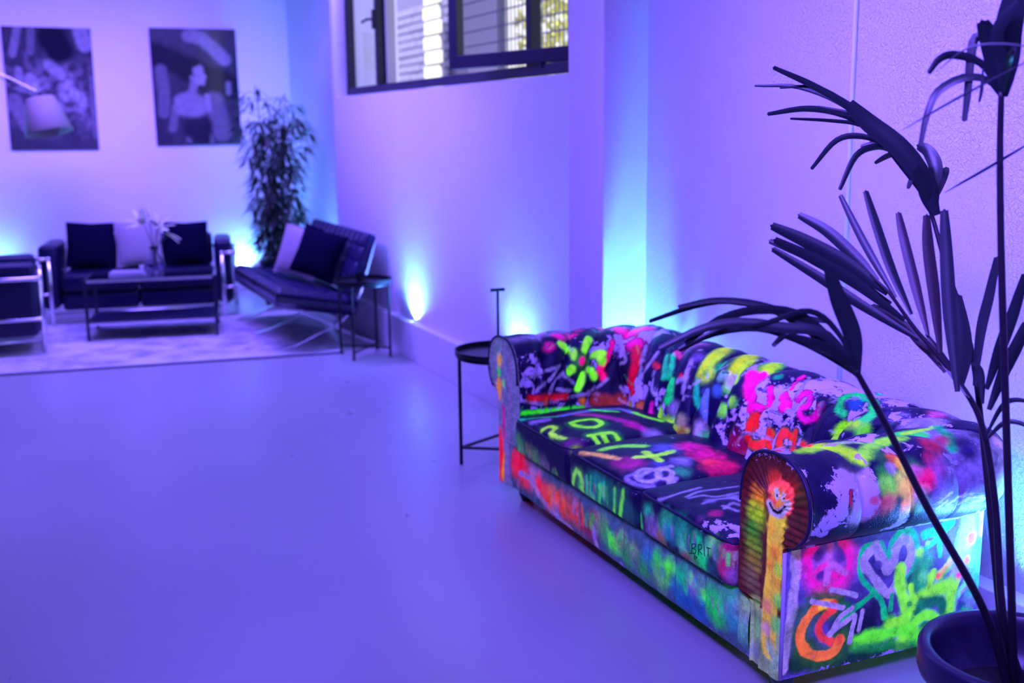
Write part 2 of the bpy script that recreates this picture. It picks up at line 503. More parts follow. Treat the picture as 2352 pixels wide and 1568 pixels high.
# sunlit wall behind the grille
sw = MB().box((4.95, 8.0, 1.0), (5.15, 13.0, 3.6))
tag(sw.build('garden_wall', mat('sunlit_wall', (0.86, 0.86, 0.90), 0.9, var=0.15, vscale=1.5)), 'sunlit pale wall behind the steel grating', 'wall')
hroot = empty('hedge', (4.5, 9.1, 1.0), label='yellow green sunlit hedge behind the steel grating', cat='hedge')
hv = MB()
for k in range(1500):
    p = np.array([random.uniform(-0.2, 0.2), random.uniform(-0.45, 0.38), random.uniform(0.0, 2.4)])
    a = np.array([random.gauss(0, 1), random.gauss(0, 1), random.gauss(0, 1)]); a /= np.linalg.norm(a)
    c = np.cross(a, [0.3, 0.5, 0.8]); c /= np.linalg.norm(c)
    hv.add([p - a * 0.05, p + c * 0.022, p + a * 0.05, p - c * 0.022], [(0, 1, 2, 3)])
fo = hv.build('hedge_leaves', mat('hedge_leaf', (0.62, 0.62, 0.10), 0.7, var=0.3), hroot)
fo['kind'] = 'stuff'

# white lattice made up to give bright glints in the window opening
lat = empty('added_glint_lattice', (4.05, 10.85, 1.0), label='added white lattice for bright glints outside the open window', cat='screen')
lb = MB().box((-0.02, -0.035, -0.06), (0.02, 0.035, 0.06), 0.006, seg=1).build('glint_block', mat('glint_white', (0.85, 0.85, 0.80), 0.4), lat)
for k in range(48):
    o = lb if k == 0 else lb.copy()
    if k: COL.objects.link(o)
    o.location = (0, -0.16 + (k % 4) * 0.115 + (0.03 if (k // 4) % 2 else 0), 0.42 + (k // 4) * 0.145)
MB().box((0.012, -0.22, 0), (0.018, 0.25, 2.2)).build('glint_backing', MATS['mortar'], lat)

# ------------------------------------------------------------------ uplights let into the ledge
CYAN = (0.035, 0.42, 1.0)
def uplight(x, y, z, power, label, tilt=(0.0, 0.0), cone=150, wide=1.0):
    r = empty('uplight', (x, y, z), label=label, cat='light', group='uplights let into the wall ledge')
    MB().lathe([(0.0, 0.0), (0.026, 0.0), (0.026, 0.004), (0.021, 0.004), (0.021, 0.002), (0.0, 0.002)], n=20, cap=False).build('bezel', MATS['black_metal'], r)
    MB().lathe([(0.0, 0.0028), (0.0205, 0.0028)], n=20, cap=False).build('lens', mat('lens', (0.8, 0.9, 1), 0.3, emit=(0.6, 0.85, 1.0), estr=3.0), r)
    d = bpy.data.lights.new('uplight_beam', 'SPOT')
    d.energy = power; d.color = CYAN; d.spot_size = math.radians(cone); d.spot_blend = 1.0; d.shadow_soft_size = 0.02
    o = bpy.data.objects.new('uplight_beam', d); COL.objects.link(o); o.parent = r
    o.location = (0, 0, 0.012)
    o.rotation_euler = Vector((tilt[0], tilt[1], 1)).to_track_quat('-Z', 'Y').to_euler()
    d2 = bpy.data.lights.new('uplight_wash', 'SPOT')
    d2.energy = 65.0 * wide; d2.color = (0.17, 0.105, 1.0); d2.spot_size = math.radians(165); d2.spot_blend = 1.0; d2.shadow_soft_size = 0.03
    o2 = bpy.data.objects.new('uplight_wash', d2); COL.objects.link(o2); o2.parent = r
    o2.location = (0, 0, 0.014)
    o2.rotation_euler = Vector((tilt[0] * 1.2, tilt[1], 1)).to_track_quat('-Z', 'Y').to_euler()
    return r
UP = 135.0
XL1, XL2 = XP + 0.030, XN - 0.037
uplight(XL1, onz(955, 738, .265)[1], 0.265, UP * 0.8, 'uplight below the window beside the round side table')
uplight(XL1, onz(1168, 850, .265)[1], 0.265, UP * 0.6, 'uplight on the ledge behind the T-handled side table')
uplight(XL2, 4.30, 0.187, UP * 1.5, 'uplight on the ledge by the square column')
uplight(XL2, 2.14, 0.187, UP * 0.5, 'uplight on the ledge behind the potted palm', cone=150, wide=0.4)
uplight(XL2, 9.95, 0.19, UP * 1.0, 'uplight on the ledge in the corner behind the bamboo')
uplight(ony(560, 600, YF - 0.04)[0], YF - 0.037, 0.19, UP * 0.75, 'uplight on the far ledge right of the black sofa')
uplight(ony(-25, 600, YF - 0.04)[0], YF - 0.037, 0.19, UP * 0.9, 'uplight on the far ledge behind the armchair')
# ================================================================== GRAFFITI SOFA
# local frame: x = depth (front 0 -> back), y = length (near end 0 -> far end), z = height
SO = np.array([1.855, 2.319, 0.0]); SA = math.radians(-0.83)
SL, SD = 2.0, 0.72
sofa = empty('chesterfield_sofa', tuple(SO), SA, label='rolled-arm leather sofa covered in neon graffiti paint', cat='sofa')
RS = np.array([[math.cos(SA), -math.sin(SA), 0], [math.sin(SA), math.cos(SA), 0], [0, 0, 1]])
PARTS = []     # dicts: name, V, F, col, wear, sub-object
def part(name, V, F):
    d = dict(name=name, V=np.asarray(V, float), F=np.asarray(F, int))
    PARTS.append(d); return d

# --- rolled profile (offset from the outer panel, height), outer join -> over the roll -> seat
PROF = [(0.004, 0.445), (-0.012, 0.468), (-0.055, 0.487), (-0.092, 0.525), (-0.108, 0.580), (-0.098, 0.640), (-0.064, 0.690), (-0.010, 0.716),
        (0.055, 0.720), (0.120, 0.708), (0.168, 0.672), (0.194, 0.615), (0.203, 0.540), (0.205, 0.440), (0.206, 0.330), (0.206, 0.250)]
NQ = 150
PR = catmull(PROF, 600)
seg = np.r_[0, np.cumsum(np.linalg.norm(np.diff(PR, axis=0), axis=1))]
qs = np.linspace(0, seg[-1], NQ)
PR = np.stack([np.interp(qs, seg, PR[:, 0]), np.interp(qs, seg, PR[:, 1])], 1)
NA, NC, NB = 110, 34, 300
def path(o, lean):
    """outline of the U at inward offset o; lean shifts the back only"""
    r = 0.10 if o >= 0 else 0.10 - o
    D = SD - o - lean
    a = np.stack([np.linspace(0, D - r, NA, endpoint=False), np.full(NA, o)], 1)
    t = np.linspace(0, math.pi / 2, NC, endpoint=False)
    c1 = np.stack([D - r + r * np.sin(t), o + r - r * np.cos(t)], 1)
    bk = np.stack([np.full(NB, D), np.linspace(o + r, SL - o - r, NB, endpoint=False)], 1)
    c2 = np.stack([D - r + r * np.cos(t), SL - o - r + r * np.sin(t)], 1)
    e = np.stack([np.linspace(D - r, 0, NA), np.full(NA, SL - o)], 1)
    return np.vstack([a, c1, bk, c2, e])
G = []
for (o, z) in PR:
    inner = np.clip((o - 0.02) / 0.18, 0, 1)
    lean = 0.075 * inner * np.clip((0.72 - z) / 0.40, 0, 1)
    p = path(o, lean)
    G.append(np.column_stack([p, np.full(len(p), z)]))
G = np.stack(G, 1)              # [path, profile, 3]
NPATH = G.shape[0]
mid = G[:, NQ // 2]
S = np.r_[0, np.cumsum(np.linalg.norm(np.diff(mid, axis=0), axis=1))]
ST_ = S[-1]
def normals(G):
    a = np.gradient(G, axis=0); b = np.gradient(G, axis=1)
    n = np.cross(a, b); n /= np.maximum(np.linalg.norm(n, axis=2, keepdims=True), 1e-9)
    return n
Nn = normals(G)
if np.mean(Nn[:, NQ // 2 - 10:NQ // 2 + 10, 2]) < 0: Nn = -Nn
q = np.linspace(0, 1, NQ)[None, :]
s = S[:, None]
per = ST_ / 21.0
ROW1, ROW2 = 0.60, 0.80
def fold(center_shift):
    f = ((s / per + center_shift + 0.5) % 1.0) - 0.5
    return f * per
# straight pleats over the roll down to the first button row, diamonds between the rows
d0 = np.abs(fold(0.0) + 0 * q)
k12 = np.clip((q - ROW1) / (ROW2 - ROW1), 0, 1)
dA = np.abs(fold(0.5 * k12)); dB = np.abs(fold(-0.5 * k12))
d2 = np.abs(fold(0.5) + 0 * q)
dd = np.where(q < ROW1, d0, np.where(q < ROW2, np.minimum(dA, dB), d2))
amp = np.interp(q, [0, 0.10, 0.22, 0.42, 0.58, 0.9, 1.0], [0.0, 0.20, 0.40, 0.45, 1.0, 0.8, 0.0])
puff = 1 - np.exp(-(dd / (0.30 * per)) ** 1.3)
disp = 0.026 * amp * (puff - 0.60) - 0.012 * amp * np.exp(-(dd / 0.0055) ** 2)
BUT = []
qlen = qs[-1]
for k in range(-1, 23):
    for (row, sh) in ((ROW1, 0.0), (ROW2, 0.5)):
        sk = (k + sh) * per
        if sk < 0.09 or sk > ST_ - 0.09: continue
        ds = s - sk; dq = (q - row) * qlen
        disp = disp - 0.020 * np.exp(-(ds ** 2 + dq ** 2) / 0.022 ** 2)
        BUT.append((sk, row))
P0 = G.reshape(-1, 3)
disp = disp + 0.006 * (fbm(P0, 9.0, 5).reshape(disp.shape) - 0.5) * amp
edge = np.clip(np.minimum(s, ST_ - s) / 0.05, 0, 1)
disp = disp * edge
G2 = G + Nn * disp[:, :, None]
iA = NA + NC // 2; iB = NA + NC + NB + NC // 2
ROLLS = {}
for nm, a, bb in (('arm', 0, iA), ('backrest', iA, iB), ('arm', iB, NPATH - 1)):
    sub = G2[a:bb + 1]
    d = part(nm, sub.reshape(-1, 3), grid_faces(sub.shape[0], NQ))
    ROLLS[len(ROLLS)] = d
arm_near, backrest, arm_far = ROLLS[0], ROLLS[1], ROLLS[2]
arm_near['id'] = 'arm_near'; arm_far['id'] = 'arm_far'; backrest['id'] = 'back'

# --- outer panels
def panel(name, idn, x0, x1, y0, y1, z0, z1, n, m, out, bulge=0.006):
    a = np.linspace(0, 1, n)[:, None]; c = np.linspace(0, 1, m)[None, :]
    X = (x0 + (x1 - x0) * a) + 0 * c; Y = (y0 + (y1 - y0) * a) + 0 * c; Z = z0 + (z1 - z0) * c + 0 * a
    bl = bulge * (16 * a * (1 - a) * c * (1 - c)) ** 0.5
    P = np.stack([X + out[0] * bl, Y + out[1] * bl, Z], 2)
    d = part(name, P.reshape(-1, 3), grid_faces(n, m)); d['id'] = idn
    return d
panel('side_panel', 'side_near', -0.004, SD - 0.004, 0.0, 0.0, 0.075, 0.47, 250, 140, (0, -1))
panel('side_panel', 'side_far', 0.004, SD - 0.004, SL, SL, 0.075, 0.47, 24, 12, (0, 1))
panel('back_panel', 'back_out', SD, SD, 0.004, SL - 0.004, 0.075, 0.47, 60, 14, (1, 0))

# --- front of the arms: post, pleated scroll, flat strip
def arm_front(far):
    O = [(0.0, 0.075), (0.0, 0.20), (0.0, 0.33), (0.0, 0.445), (-0.014, 0.470), (-0.055, 0.487), (-0.092, 0.525), (-0.108, 0.580), (-0.098, 0.640), (-0.064, 0.690), (-0.010, 0.716),
         (0.055, 0.720), (0.120, 0.708), (0.168, 0.672), (0.194, 0.615), (0.203, 0.540), (0.205, 0.42), (0.205, 0.30), (0.200, 0.272), (0.165, 0.262), (0.142, 0.25), (0.140, 0.16), (0.140, 0.075)]
    C = catmull(O, 900)
    sg = np.r_[0, np.cumsum(np.linalg.norm(np.diff(C, axis=0), axis=1))]
    n, mm = (330, 44) if not far else (200, 24)
    t = np.linspace(0, sg[-1], n)
    C = np.stack([np.interp(t, sg, C[:, 0]), np.interp(t, sg, C[:, 1])], 1)
    med = np.stack([np.full(n, 0.047), np.clip(C[:, 1], 0.075, 0.585)], 1)
    med[:, 1] = np.where(C[:, 1] < 0.25, C[:, 1], np.minimum(med[:, 1], 0.585))
    k = np.linspace(0, 1, mm)[None, :, None]
    Q = med[:, None, :] * (1 - k) + C[:, None, :] * k
    u, w = Q[:, :, 0], Q[:, :, 1]
    kk = k[:, :, 0] + 0 * u
    rim = np.exp(-((kk - 0.97) / 0.03) ** 2)
    strip = (np.abs(u - 0.047) < 0.043) & (w < 0.60) | ((u - 0.047) ** 2 + (w - 0.575) ** 2 < 0.043 ** 2)
    ang = np.where(w > 0.575, np.arctan2(u - 0.047, w - 0.575) * 0.115, np.sign(u - 0.047) * (0.18 + (0.575 - w)))
    pl = np.abs(((ang / 0.021) % 1.0) - 0.5) * 2
    zone = (~strip) & (w > 0.27)
    x = -0.010 * rim - np.where(strip, 0.010, 0.0) - np.where(zone, 0.008 * pl ** 0.6 * (1 - rim), 0)
    x = x - 0.004 * np.sin(np.pi * np.clip(kk, 0, 1))
    x = x * np.clip((1.0 - kk) / 0.012 + 0.0, 0, 1)
    y = u if not far else SL - u
    d = part('arm_front', np.stack([x - 0.002, y, w], 2).reshape(-1, 3), grid_faces(n, mm))
    d['id'] = 'front_far' if far else 'front_near'
    return d
arm_front(False); arm_front(True)

# --- front rail with tucked seams
n, mm = 330, 44
yy = np.linspace(0.138, SL - 0.138, n)[:, None]; c = np.linspace(0, 1, mm)[None, :]
ang = c * math.pi * 0.5
zz = np.where(c < 0.85, 0.075 + 0.175 * c / 0.85, 0.25 + 0.018 * np.sin((c - 0.85) / 0.15 * math.pi / 2)) + 0 * yy
xx = np.where(c < 0.85, 0.0, 0.03 * (1 - np.cos((c - 0.85) / 0.15 * math.pi / 2))) + 0 * yy
pf = (((yy - 0.138) / 0.172) % 1.0 - 0.5) * 0.172
pf = np.abs(pf + 0.02 * np.sin(c * 3.0))
xx = xx - 0.018 * (np.sin(np.pi * np.clip(c / 0.9, 0, 1)) ** 0.6) * (1 - 0.6 * np.exp(-(pf / 0.012) ** 2))
d = part('front_rail', np.stack([xx, yy + 0 * c, zz], 2).reshape(-1, 3), grid_faces(n, mm)); d['id'] = 'rail'
# deck between rail and back, under the cushions
n, mm = 30, 6
yy = np.linspace(0.14, SL - 0.14, n)[:, None]; c = np.linspace(0, 1, mm)[None, :]
d = part('seat_deck', np.stack([0.02 + 0.55 * c + 0 * yy, yy + 0 * c, 0.262 + 0 * yy + 0 * c], 2).reshape(-1, 3), grid_faces(n, mm)); d['id'] = 'deck'

# --- seat cushions
def cushion_mesh(lo, hi, r, res, crown, seed):
    lo = np.array(lo); hi = np.array(hi)
    sz = hi - lo
    nx, ny, nz = [max(4, int(round(v / res))) for v in sz]
    Vs, Fs, base = [], [], 0
    for ax, sgn in ((0, 0), (0, 1), (1, 0), (1, 1), (2, 0), (2, 1)):
        o1, o2 = [k for k in range(3) if k != ax]
        n1, n2 = (nx, ny, nz)[o1] + 1, (nx, ny, nz)[o2] + 1
        if (ax == 2 and sgn == 0) or (ax == 0 and sgn == 1): n1, n2 = max(5, n1 // 4), max(5, n2 // 4)
        def ease(n):
            return np.linspace(0, 1, n)
        A, B = np.meshgrid(ease(n1), ease(n2), indexing='ij')
        P = np.zeros((n1, n2, 3)); P[..., ax] = sgn; P[..., o1] = A; P[..., o2] = B
        F = grid_faces(n1, n2)
        if (sgn == 1) ^ (ax == 1): pass
        else: F = F[:, ::-1]
        if (ax == 0) or (ax == 2) or True:
            pass
        Vs.append(P.reshape(-1, 3)); Fs.append(F + base); base += n1 * n2
    U = np.vstack(Vs); F = np.vstack(Fs)
    P = lo + U * sz
    core = np.clip(P, lo + r, hi - r)
    dlt = P - core
    ln = np.linalg.norm(dlt, axis=1, keepdims=True)
    mx_ = np.max(np.abs(dlt), axis=1, keepdims=True)
    P = core + np.where(ln > 1e-9, dlt / np.maximum(ln, 1e-9) * np.minimum(mx_, r), 0)
    x, y, z = U[:, 0], U[:, 1], U[:, 2]
    bump = (np.clip(4 * x * (1 - x), 0, 1) ** 0.6) * (np.clip(4 * y * (1 - y), 0, 1) ** 0.6)
    P[:, 2] += np.where(z > 0.5, (z - 0.5) * 2, 0) * crown * bump
    P[:, 0] -= (1 - x) * 0.010 * np.clip(4 * z * (1 - z), 0, 1) * np.clip(4 * y * (1 - y), 0, 1) ** 0.4
    P[:, 2] += (fbm(P + seed, 7.0, seed) - 0.5) * 0.012 * z
    return P, F
CB = [0.212, 0.752, 1.278, 1.788]
for i in range(3):
    V, F = cushion_mesh((-0.030, CB[i] + 0.004, 0.262), (0.53, CB[i + 1] - 0.004, 0.408), 0.022, 0.0062, 0.045, i + 3)
    d = part('seat_cushion', V, F); d['id'] = 'cush%d' % i; d['u'] = (CB[i], CB[i + 1])

# ------------------------------------------------------------------ painting engine
NAVY = srgb(8, 2, 78); LAV = srgb(150, 112, 255)
for d in PARTS:
    V = d['V']; n = len(V)
    nz = fbm(V, 7.0, 21)
    d['n1'] = fbm(V, 42.0, 31, 3)
    col = np.tile(NAVY, (n, 1))
    d['col'] = col
    d['wear'] = np.clip((nz - 0.5) * 1.6 + 0.10, 0, 0.6)
    d['lo'] = V.min(0); d['hi'] = V.max(0)
def P_(i): return [d for d in PARTS if d.get('id') == i][0]
allV = np.vstack([d['V'] for d in PARTS]); off = 0; allF = []; owner = []
for k, d in enumerate(PARTS):
    allF.append(d['F'] + off); off += len(d['V']); owner += [k] * len(d['F'])
allF = np.vstack(allF)
BV = BVHTree.FromPolygons([tuple(v) for v in allV], [tuple(int(i) for i in f) for f in allF], all_triangles=False)
RC_O = RS.T @ (CAMP - SO)
def hit(px, py):
    dr = RS.T @ ray(px, py)
    loc, nor, idx, dist = BV.ray_cast(Vector(RC_O), Vector(dr))
    if loc is None: return None
    return np.array(loc), PARTS[owner[idx]]['id'], dist
ZO = {'A': (1100, 700, 3.35), 'B': (1650, 700, 3.35), 'C': (1650, 1100, 3.35), 'D': (1100, 1000, 3.35), 'P': (0, 0, 1.0)}
def smooth(a, b, x):
    t = np.clip((x - a) / (b - a), 0, 1); return t * t * (3 - 2 * t)
def stroke(zm, pts, color, r, soft=0.35, alpha=1.0, wob=0.5, only=None, wear=None, close=False):
    ox, oy, sc = ZO[zm]
    P = [(ox + x / sc, oy + y / sc) for x, y in pts]
    if close: P = P + [P[0]]
    dense = []
    if len(P) == 1: dense = P
    else:
        C = catmull(P, max(2, int(sum(math.dist(P[i], P[i + 1]) for i in range(len(P) - 1)) / 7) + 2))
        dense = [tuple(c) for c in C]
    H = []
    for p in dense:
        h = hit(*p)
        if h is None or (only and h[1] not in only): H.append(None)
        else: H.append(h)
    ids = set(h[1] for h in H if h)
    if not ids: return
    rr = r / sc * np.median([h[2] for h in H if h]) / FPX
    segs = []
    for i in range(len(H)):
        if H[i] is None: continue
        if i + 1 < len(H) and H[i + 1] is not None and np.linalg.norm(H[i][0] - H[i + 1][0]) < 0.10: segs.append((H[i][0], H[i + 1][0]))
        elif len(H) == 1 or (i > 0 and H[i - 1] is None) or i == 0: segs.append((H[i][0], H[i][0]))
    if not segs: return
    lin = srgb(*color)
    A = np.array([s_[0] for s_ in segs]); Bq = np.array([s_[1] for s_ in segs])
    lo = np.minimum(A.min(0), Bq.min(0)) - rr * 2.2; hi = np.maximum(A.max(0), Bq.max(0)) + rr * 2.2
    for d in PARTS:
        if d['id'] not in ids and not (d['id'] in ('arm_near', 'back', 'arm_far') and ids & {'arm_near', 'back', 'arm_far'}): continue
        V = d['V']
        idx = np.where(np.all((V > lo) & (V < hi), axis=1))[0]
        if not len(idx): continue
        p = V[idx]; best = np.full(len(idx), 9.0)
        for a_, b_ in zip(A, Bq):
            ab = b_ - a_; l2 = np.dot(ab, ab)
            t = np.clip(((p - a_) @ ab) / l2, 0, 1) if l2 > 1e-12 else np.zeros(len(p))
            best = np.minimum(best, np.linalg.norm(p - a_ - t[:, None] * ab, axis=1))
        best = best + (d['n1'][idx] - 0.5) * rr * wob * 1.6
        al = alpha * (1 - smooth(rr * (1 - soft), rr * (1 + soft), best))
        d['col'][idx] = d['col'][idx] * (1 - al[:, None]) + lin * al[:, None]
        wv = 0.0 if wear is None else wear
        d['wear'][idx] = d['wear'][idx] * (1 - al) + wv * al
def blobs(zm, items, soft=0.7, alpha=0.95, wob=0.6, only=None, wear=None):
    for it in items:
        x, y, r, c = it
        stroke(zm, [(x, y)], c, r, soft, alpha, wob, only, wear)
def fill(idn, color, wear=0.05):
    d = P_(idn); d['col'][:] = srgb(*color); d['wear'][:] = wear
# ------------------------------------------------------------------ the graffiti, read off the photograph as strokes on the leather
YG = (140, 250, 60); GRN = (60, 225, 90); TEAL = (0, 175, 165); MAG = (255, 20, 200); RED = (235, 15, 60); ORG = (245, 120, 60); LV = (160, 122, 255); NV = (10, 4, 70)
# near end panel ---------------------------------------------------
fill('side_near', (92, 58, 228), 0.10)
S1 = ['side_near']
blobs('C', [(860, 930, 170, NV), (1180, 1060, 230, NV), (1050, 1180, 170, NV), (640, 1330, 130, (30, 40, 70)), (1500, 760, 110, (20, 30, 110)), (1230, 660, 130, (30, 20, 130)), (1400, 640, 90, (40, 30, 150)), (1660, 640, 110, (60, 30, 160)), (620, 900, 60, (80, 50, 200)), (1150, 330, 90, (150, 40, 160)), (1050, 390, 70, (215, 40, 150))], 0.8, 0.95, only=S1)
stroke('C', [(560, 1430), (900, 1400), (1300, 1320), (1600, 1270)], (8, 40, 60), 70, 0.6, only=S1, wear=0.12)
stroke('C', [(1240, 330), (1370, 325), (1490, 318)], (105, 135, 105), 38, 0.7, 0.85, only=S1)
stroke('C', [(600, 470), (590, 800), (545, 1150), (500, 1460)], (165, 130, 255), 42, 0.3, only=S1)
stroke('C', [(700, 700), (680, 620), (740, 510), (850, 445), (960, 470), (1030, 570), (1010, 700), (930, 820), (810, 850), (720, 800), (690, 720)], (255, 30, 225), 62, 0.8, 0.5, only=S1)
blobs('C', [(840, 650, 130, (165, 75, 250)), (770, 590, 45, (70, 20, 150)), (940, 590, 55, (80, 30, 180)), (785, 735, 40, (60, 20, 160)), (900, 740, 45, (240, 20, 200))], 0.6, 0.9, only=S1)
stroke('C', [(700, 690), (690, 600), (760, 500), (860, 460), (960, 490), (1010, 590), (990, 710), (910, 810), (800, 840), (720, 780), (700, 690)], (255, 20, 225), 30, 0.5, 0.9, only=S1)
stroke('C', [(870, 480), (850, 640), (830, 800)], (190, 90, 255), 26, 0.5, only=S1)
stroke('C', [(850, 640), (760, 700), (710, 760)], (240, 40, 215), 22, 0.5, only=S1)
stroke('C', [(860, 640), (930, 690), (985, 720)], (190, 90, 255), 24, 0.5, only=S1)
stroke('C', [(1190, 430), (1230, 390), (1270, 420), (1220, 450), (1240, 370)], (110, 70, 245), 14, 0.5, only=S1)
# heart
stroke('C', [(1185, 505), (1120, 530), (1090, 620), (1095, 740), (1160, 830), (1250, 930), (1285, 1060)], TEAL, 22, 0.35, only=S1)
stroke('C', [(1250, 500), (1300, 640), (1340, 500), (1400, 415), (1460, 400), (1515, 450), (1520, 580), (1480, 690), (1400, 790)], (0, 170, 175), 30, 0.35, only=S1)
stroke('C', [(1215, 510), (1140, 590), (1120, 650), (1180, 740), (1240, 820), (1310, 885)], LV, 38, 0.15, only=S1)
stroke('C', [(1215, 510), (1240, 580), (1285, 660), (1310, 700), (1350, 620), (1380, 510), (1430, 465), (1480, 510), (1480, 600), (1440, 690), (1380, 790), (1315, 885)], LV, 40, 0.15, only=S1)
blobs('C', [(1230, 660, 34, (60, 40, 180)), (1420, 560, 22, (80, 50, 200)), (1410, 600, 22, (70, 40, 190))], 0.5, only=S1)
stroke('C', [(1200, 870), (1100, 960), (1060, 985), (950, 1090)], (0, 165, 140), 22, 0.4, only=S1)
stroke('C', [(1335, 890), (1325, 1000)], (10, 165, 150), 20, 0.4, only=S1)
stroke('C', [(1270, 1010), (1275, 1060)], (20, 190, 150), 26, 0.4, only=S1)
stroke('C', [(930, 960), (1030, 990)], (0, 90, 100), 30, 0.6, only=S1)
# arrow
stroke('C', [(1590, 430), (1690, 395), (1780, 345), (1795, 310)], (0, 190, 190), 36, 0.2, only=S1)
stroke('C', [(1740, 400), (1660, 480), (1560, 560)], (20, 200, 160), 22, 0.3, only=S1)
stroke('C', [(1725, 420), (1705, 500), (1705, 585)], (0, 180, 200), 22, 0.2, only=S1)
# flames
stroke('C', [(1580, 640), (1550, 800), (1600, 900)], (20, 150, 125), 75, 0.7, 0.9, only=S1)
stroke('C', [(1870, 420), (1830, 560), (1770, 670), (1700, 740)], (90, 215, 120), 34, 0.4, only=S1)
stroke('C', [(1800, 620), (1740, 690), (1690, 745)], (225, 150, 115), 24, 0.5, only=S1)
blobs('C', [(1690, 745, 24, (255, 60, 100)), (1550, 560, 34, (150, 250, 80)), (1610, 495, 20, (140, 240, 80)), (1580, 750, 50, (90, 200, 170)), (1640, 740, 40, (130, 235, 90))], 0.5, only=S1)
stroke('C', [(1400, 700), (1395, 800), (1430, 920), (1470, 1020)], (140, 248, 80), 48, 0.35, only=S1)
stroke('C', [(1800, 780), (1780, 900), (1770, 1020), (1730, 1080)], (140, 245, 80), 52, 0.5, only=S1)
stroke('C', [(1740, 830), (1660, 860), (1560, 930), (1480, 1020), (1430, 1130), (1420, 1240)], (140, 245, 70), 62, 0.5, only=S1)
stroke('C', [(1500, 1080), (1560, 980), (1650, 930), (1720, 950), (1720, 1020)], (0, 85, 100), 40, 0.55, only=S1)
stroke('C', [(1520, 1200), (1510, 1120), (1580, 1050), (1660, 1060), (1690, 1110)], (120, 240, 70), 40, 0.4, only=S1)
stroke('C', [(1540, 1170), (1580, 1120), (1630, 1110)], (0, 110, 90), 22, 0.5, only=S1)
stroke('C', [(1560, 1220), (1590, 1180), (1600, 1150)], (125, 240, 80), 30, 0.4, only=S1)
stroke('C', [(1060, 1260), (1180, 1215), (1330, 1180), (1430, 1150), (1600, 1250)], (100, 238, 60), 55, 0.55, only=S1)
stroke('C', [(1030, 1300), (1250, 1290), (1500, 1270)], (20, 120, 80), 35, 0.7, 0.8, only=S1)
blobs('C', [(1330, 1120, 60, (90, 230, 90)), (1440, 1060, 60, (130, 245, 70))], 0.6, only=S1)
for pl, r_ in (([(1480, 830), (1495, 930)], 28), ([(1655, 715), (1615, 850)], 28), ([(1840, 770), (1800, 870)], 30), ([(1405, 690), (1400, 760)], 40), ([(1310, 1120), (1400, 1080)], 36)):
    stroke('C', pl, (145, 248, 75), r_, 0.35, only=S1)
blobs('C', [(1560, 960, 46, (10, 100, 110)), (1640, 950, 40, (0, 90, 110)), (1470, 960, 26, (30, 130, 90)), (1330, 1250, 30, (20, 120, 70))], 0.6, only=S1)
# rear edge of the panel
stroke('C', [(1930, 330), (1890, 500), (1850, 700)], (160, 120, 250), 62, 0.7, 0.85, only=S1)
stroke('C', [(2010, 480), (2000, 650), (1960, 880)], (60, 215, 240), 62, 0.8, 0.9, only=S1)  # cyan glow of the ledge uplight, painted along the rear edge
stroke('C', [(2030, 260), (2025, 420)], (190, 130, 240), 22, 0.6, only=S1)
blobs('C', [(1950, 455, 42, (255, 40, 170)), (1910, 620, 26, (250, 50, 190)), (1850, 740, 26, (255, 20, 160)), (1935, 950, 55, (110, 92, 240)), (1870, 990, 40, (10, 40, 160)), (1890, 1040, 60, (20, 170, 120))], 0.5, only=S1)
stroke('C', [(1900, 800), (1850, 880)], (120, 235, 200), 26, 0.6, only=S1)
stroke('C', [(1950, 790), (1870, 870)], (150, 110, 240), 12, 0.5, only=S1)
# orange hook
stroke('C', [(870, 965), (770, 970), (690, 1050), (635, 1150), (630, 1260), (700, 1350), (810, 1365), (900, 1310), (935, 1240)], (40, 85, 45), 105, 0.7, 0.85, only=S1)
stroke('C', [(880, 1000), (800, 1080), (770, 1160), (810, 1225), (880, 1260)], (240, 50, 80), 30, 0.4, only=S1)
stroke('C', [(870, 965), (780, 970), (700, 1050), (640, 1150), (632, 1260), (700, 1345), (810, 1360), (900, 1310), (932, 1235)], (255, 112, 70), 40, 0.22, only=S1, wear=0.20)
blobs('C', [(880, 985, 44, (255, 50, 85)), (830, 965, 30, (240, 220, 70)), (790, 985, 24, (250, 180, 60)), (930, 1235, 34, (255, 70, 70))], 0.4, only=S1)
for pl in ([(870, 850), (980, 872), (1062, 896)], [(720, 940), (840, 965), (960, 988)], [(860, 1200), (930, 1070), (1030, 992)], [(850, 1192), (960, 1110), (1050, 1050), (1030, 1150), (1010, 1250)], [(1110, 1012), (1080, 1160)]):
    stroke('C', pl, LV, 20, 0.2, only=S1)
d = P_('side_near'); zz_ = d['V'][:, 2]; d['wear'] = np.maximum(d['wear'], np.clip((0.115 - zz_) / 0.05, 0, 1) * 0.45)
# small side panel at the far end, outer back
fill('side_far', (70, 50, 170), 0.2); fill('back_out', (60, 40, 160), 0.25); fill('deck', (20, 8, 60), 0.1)

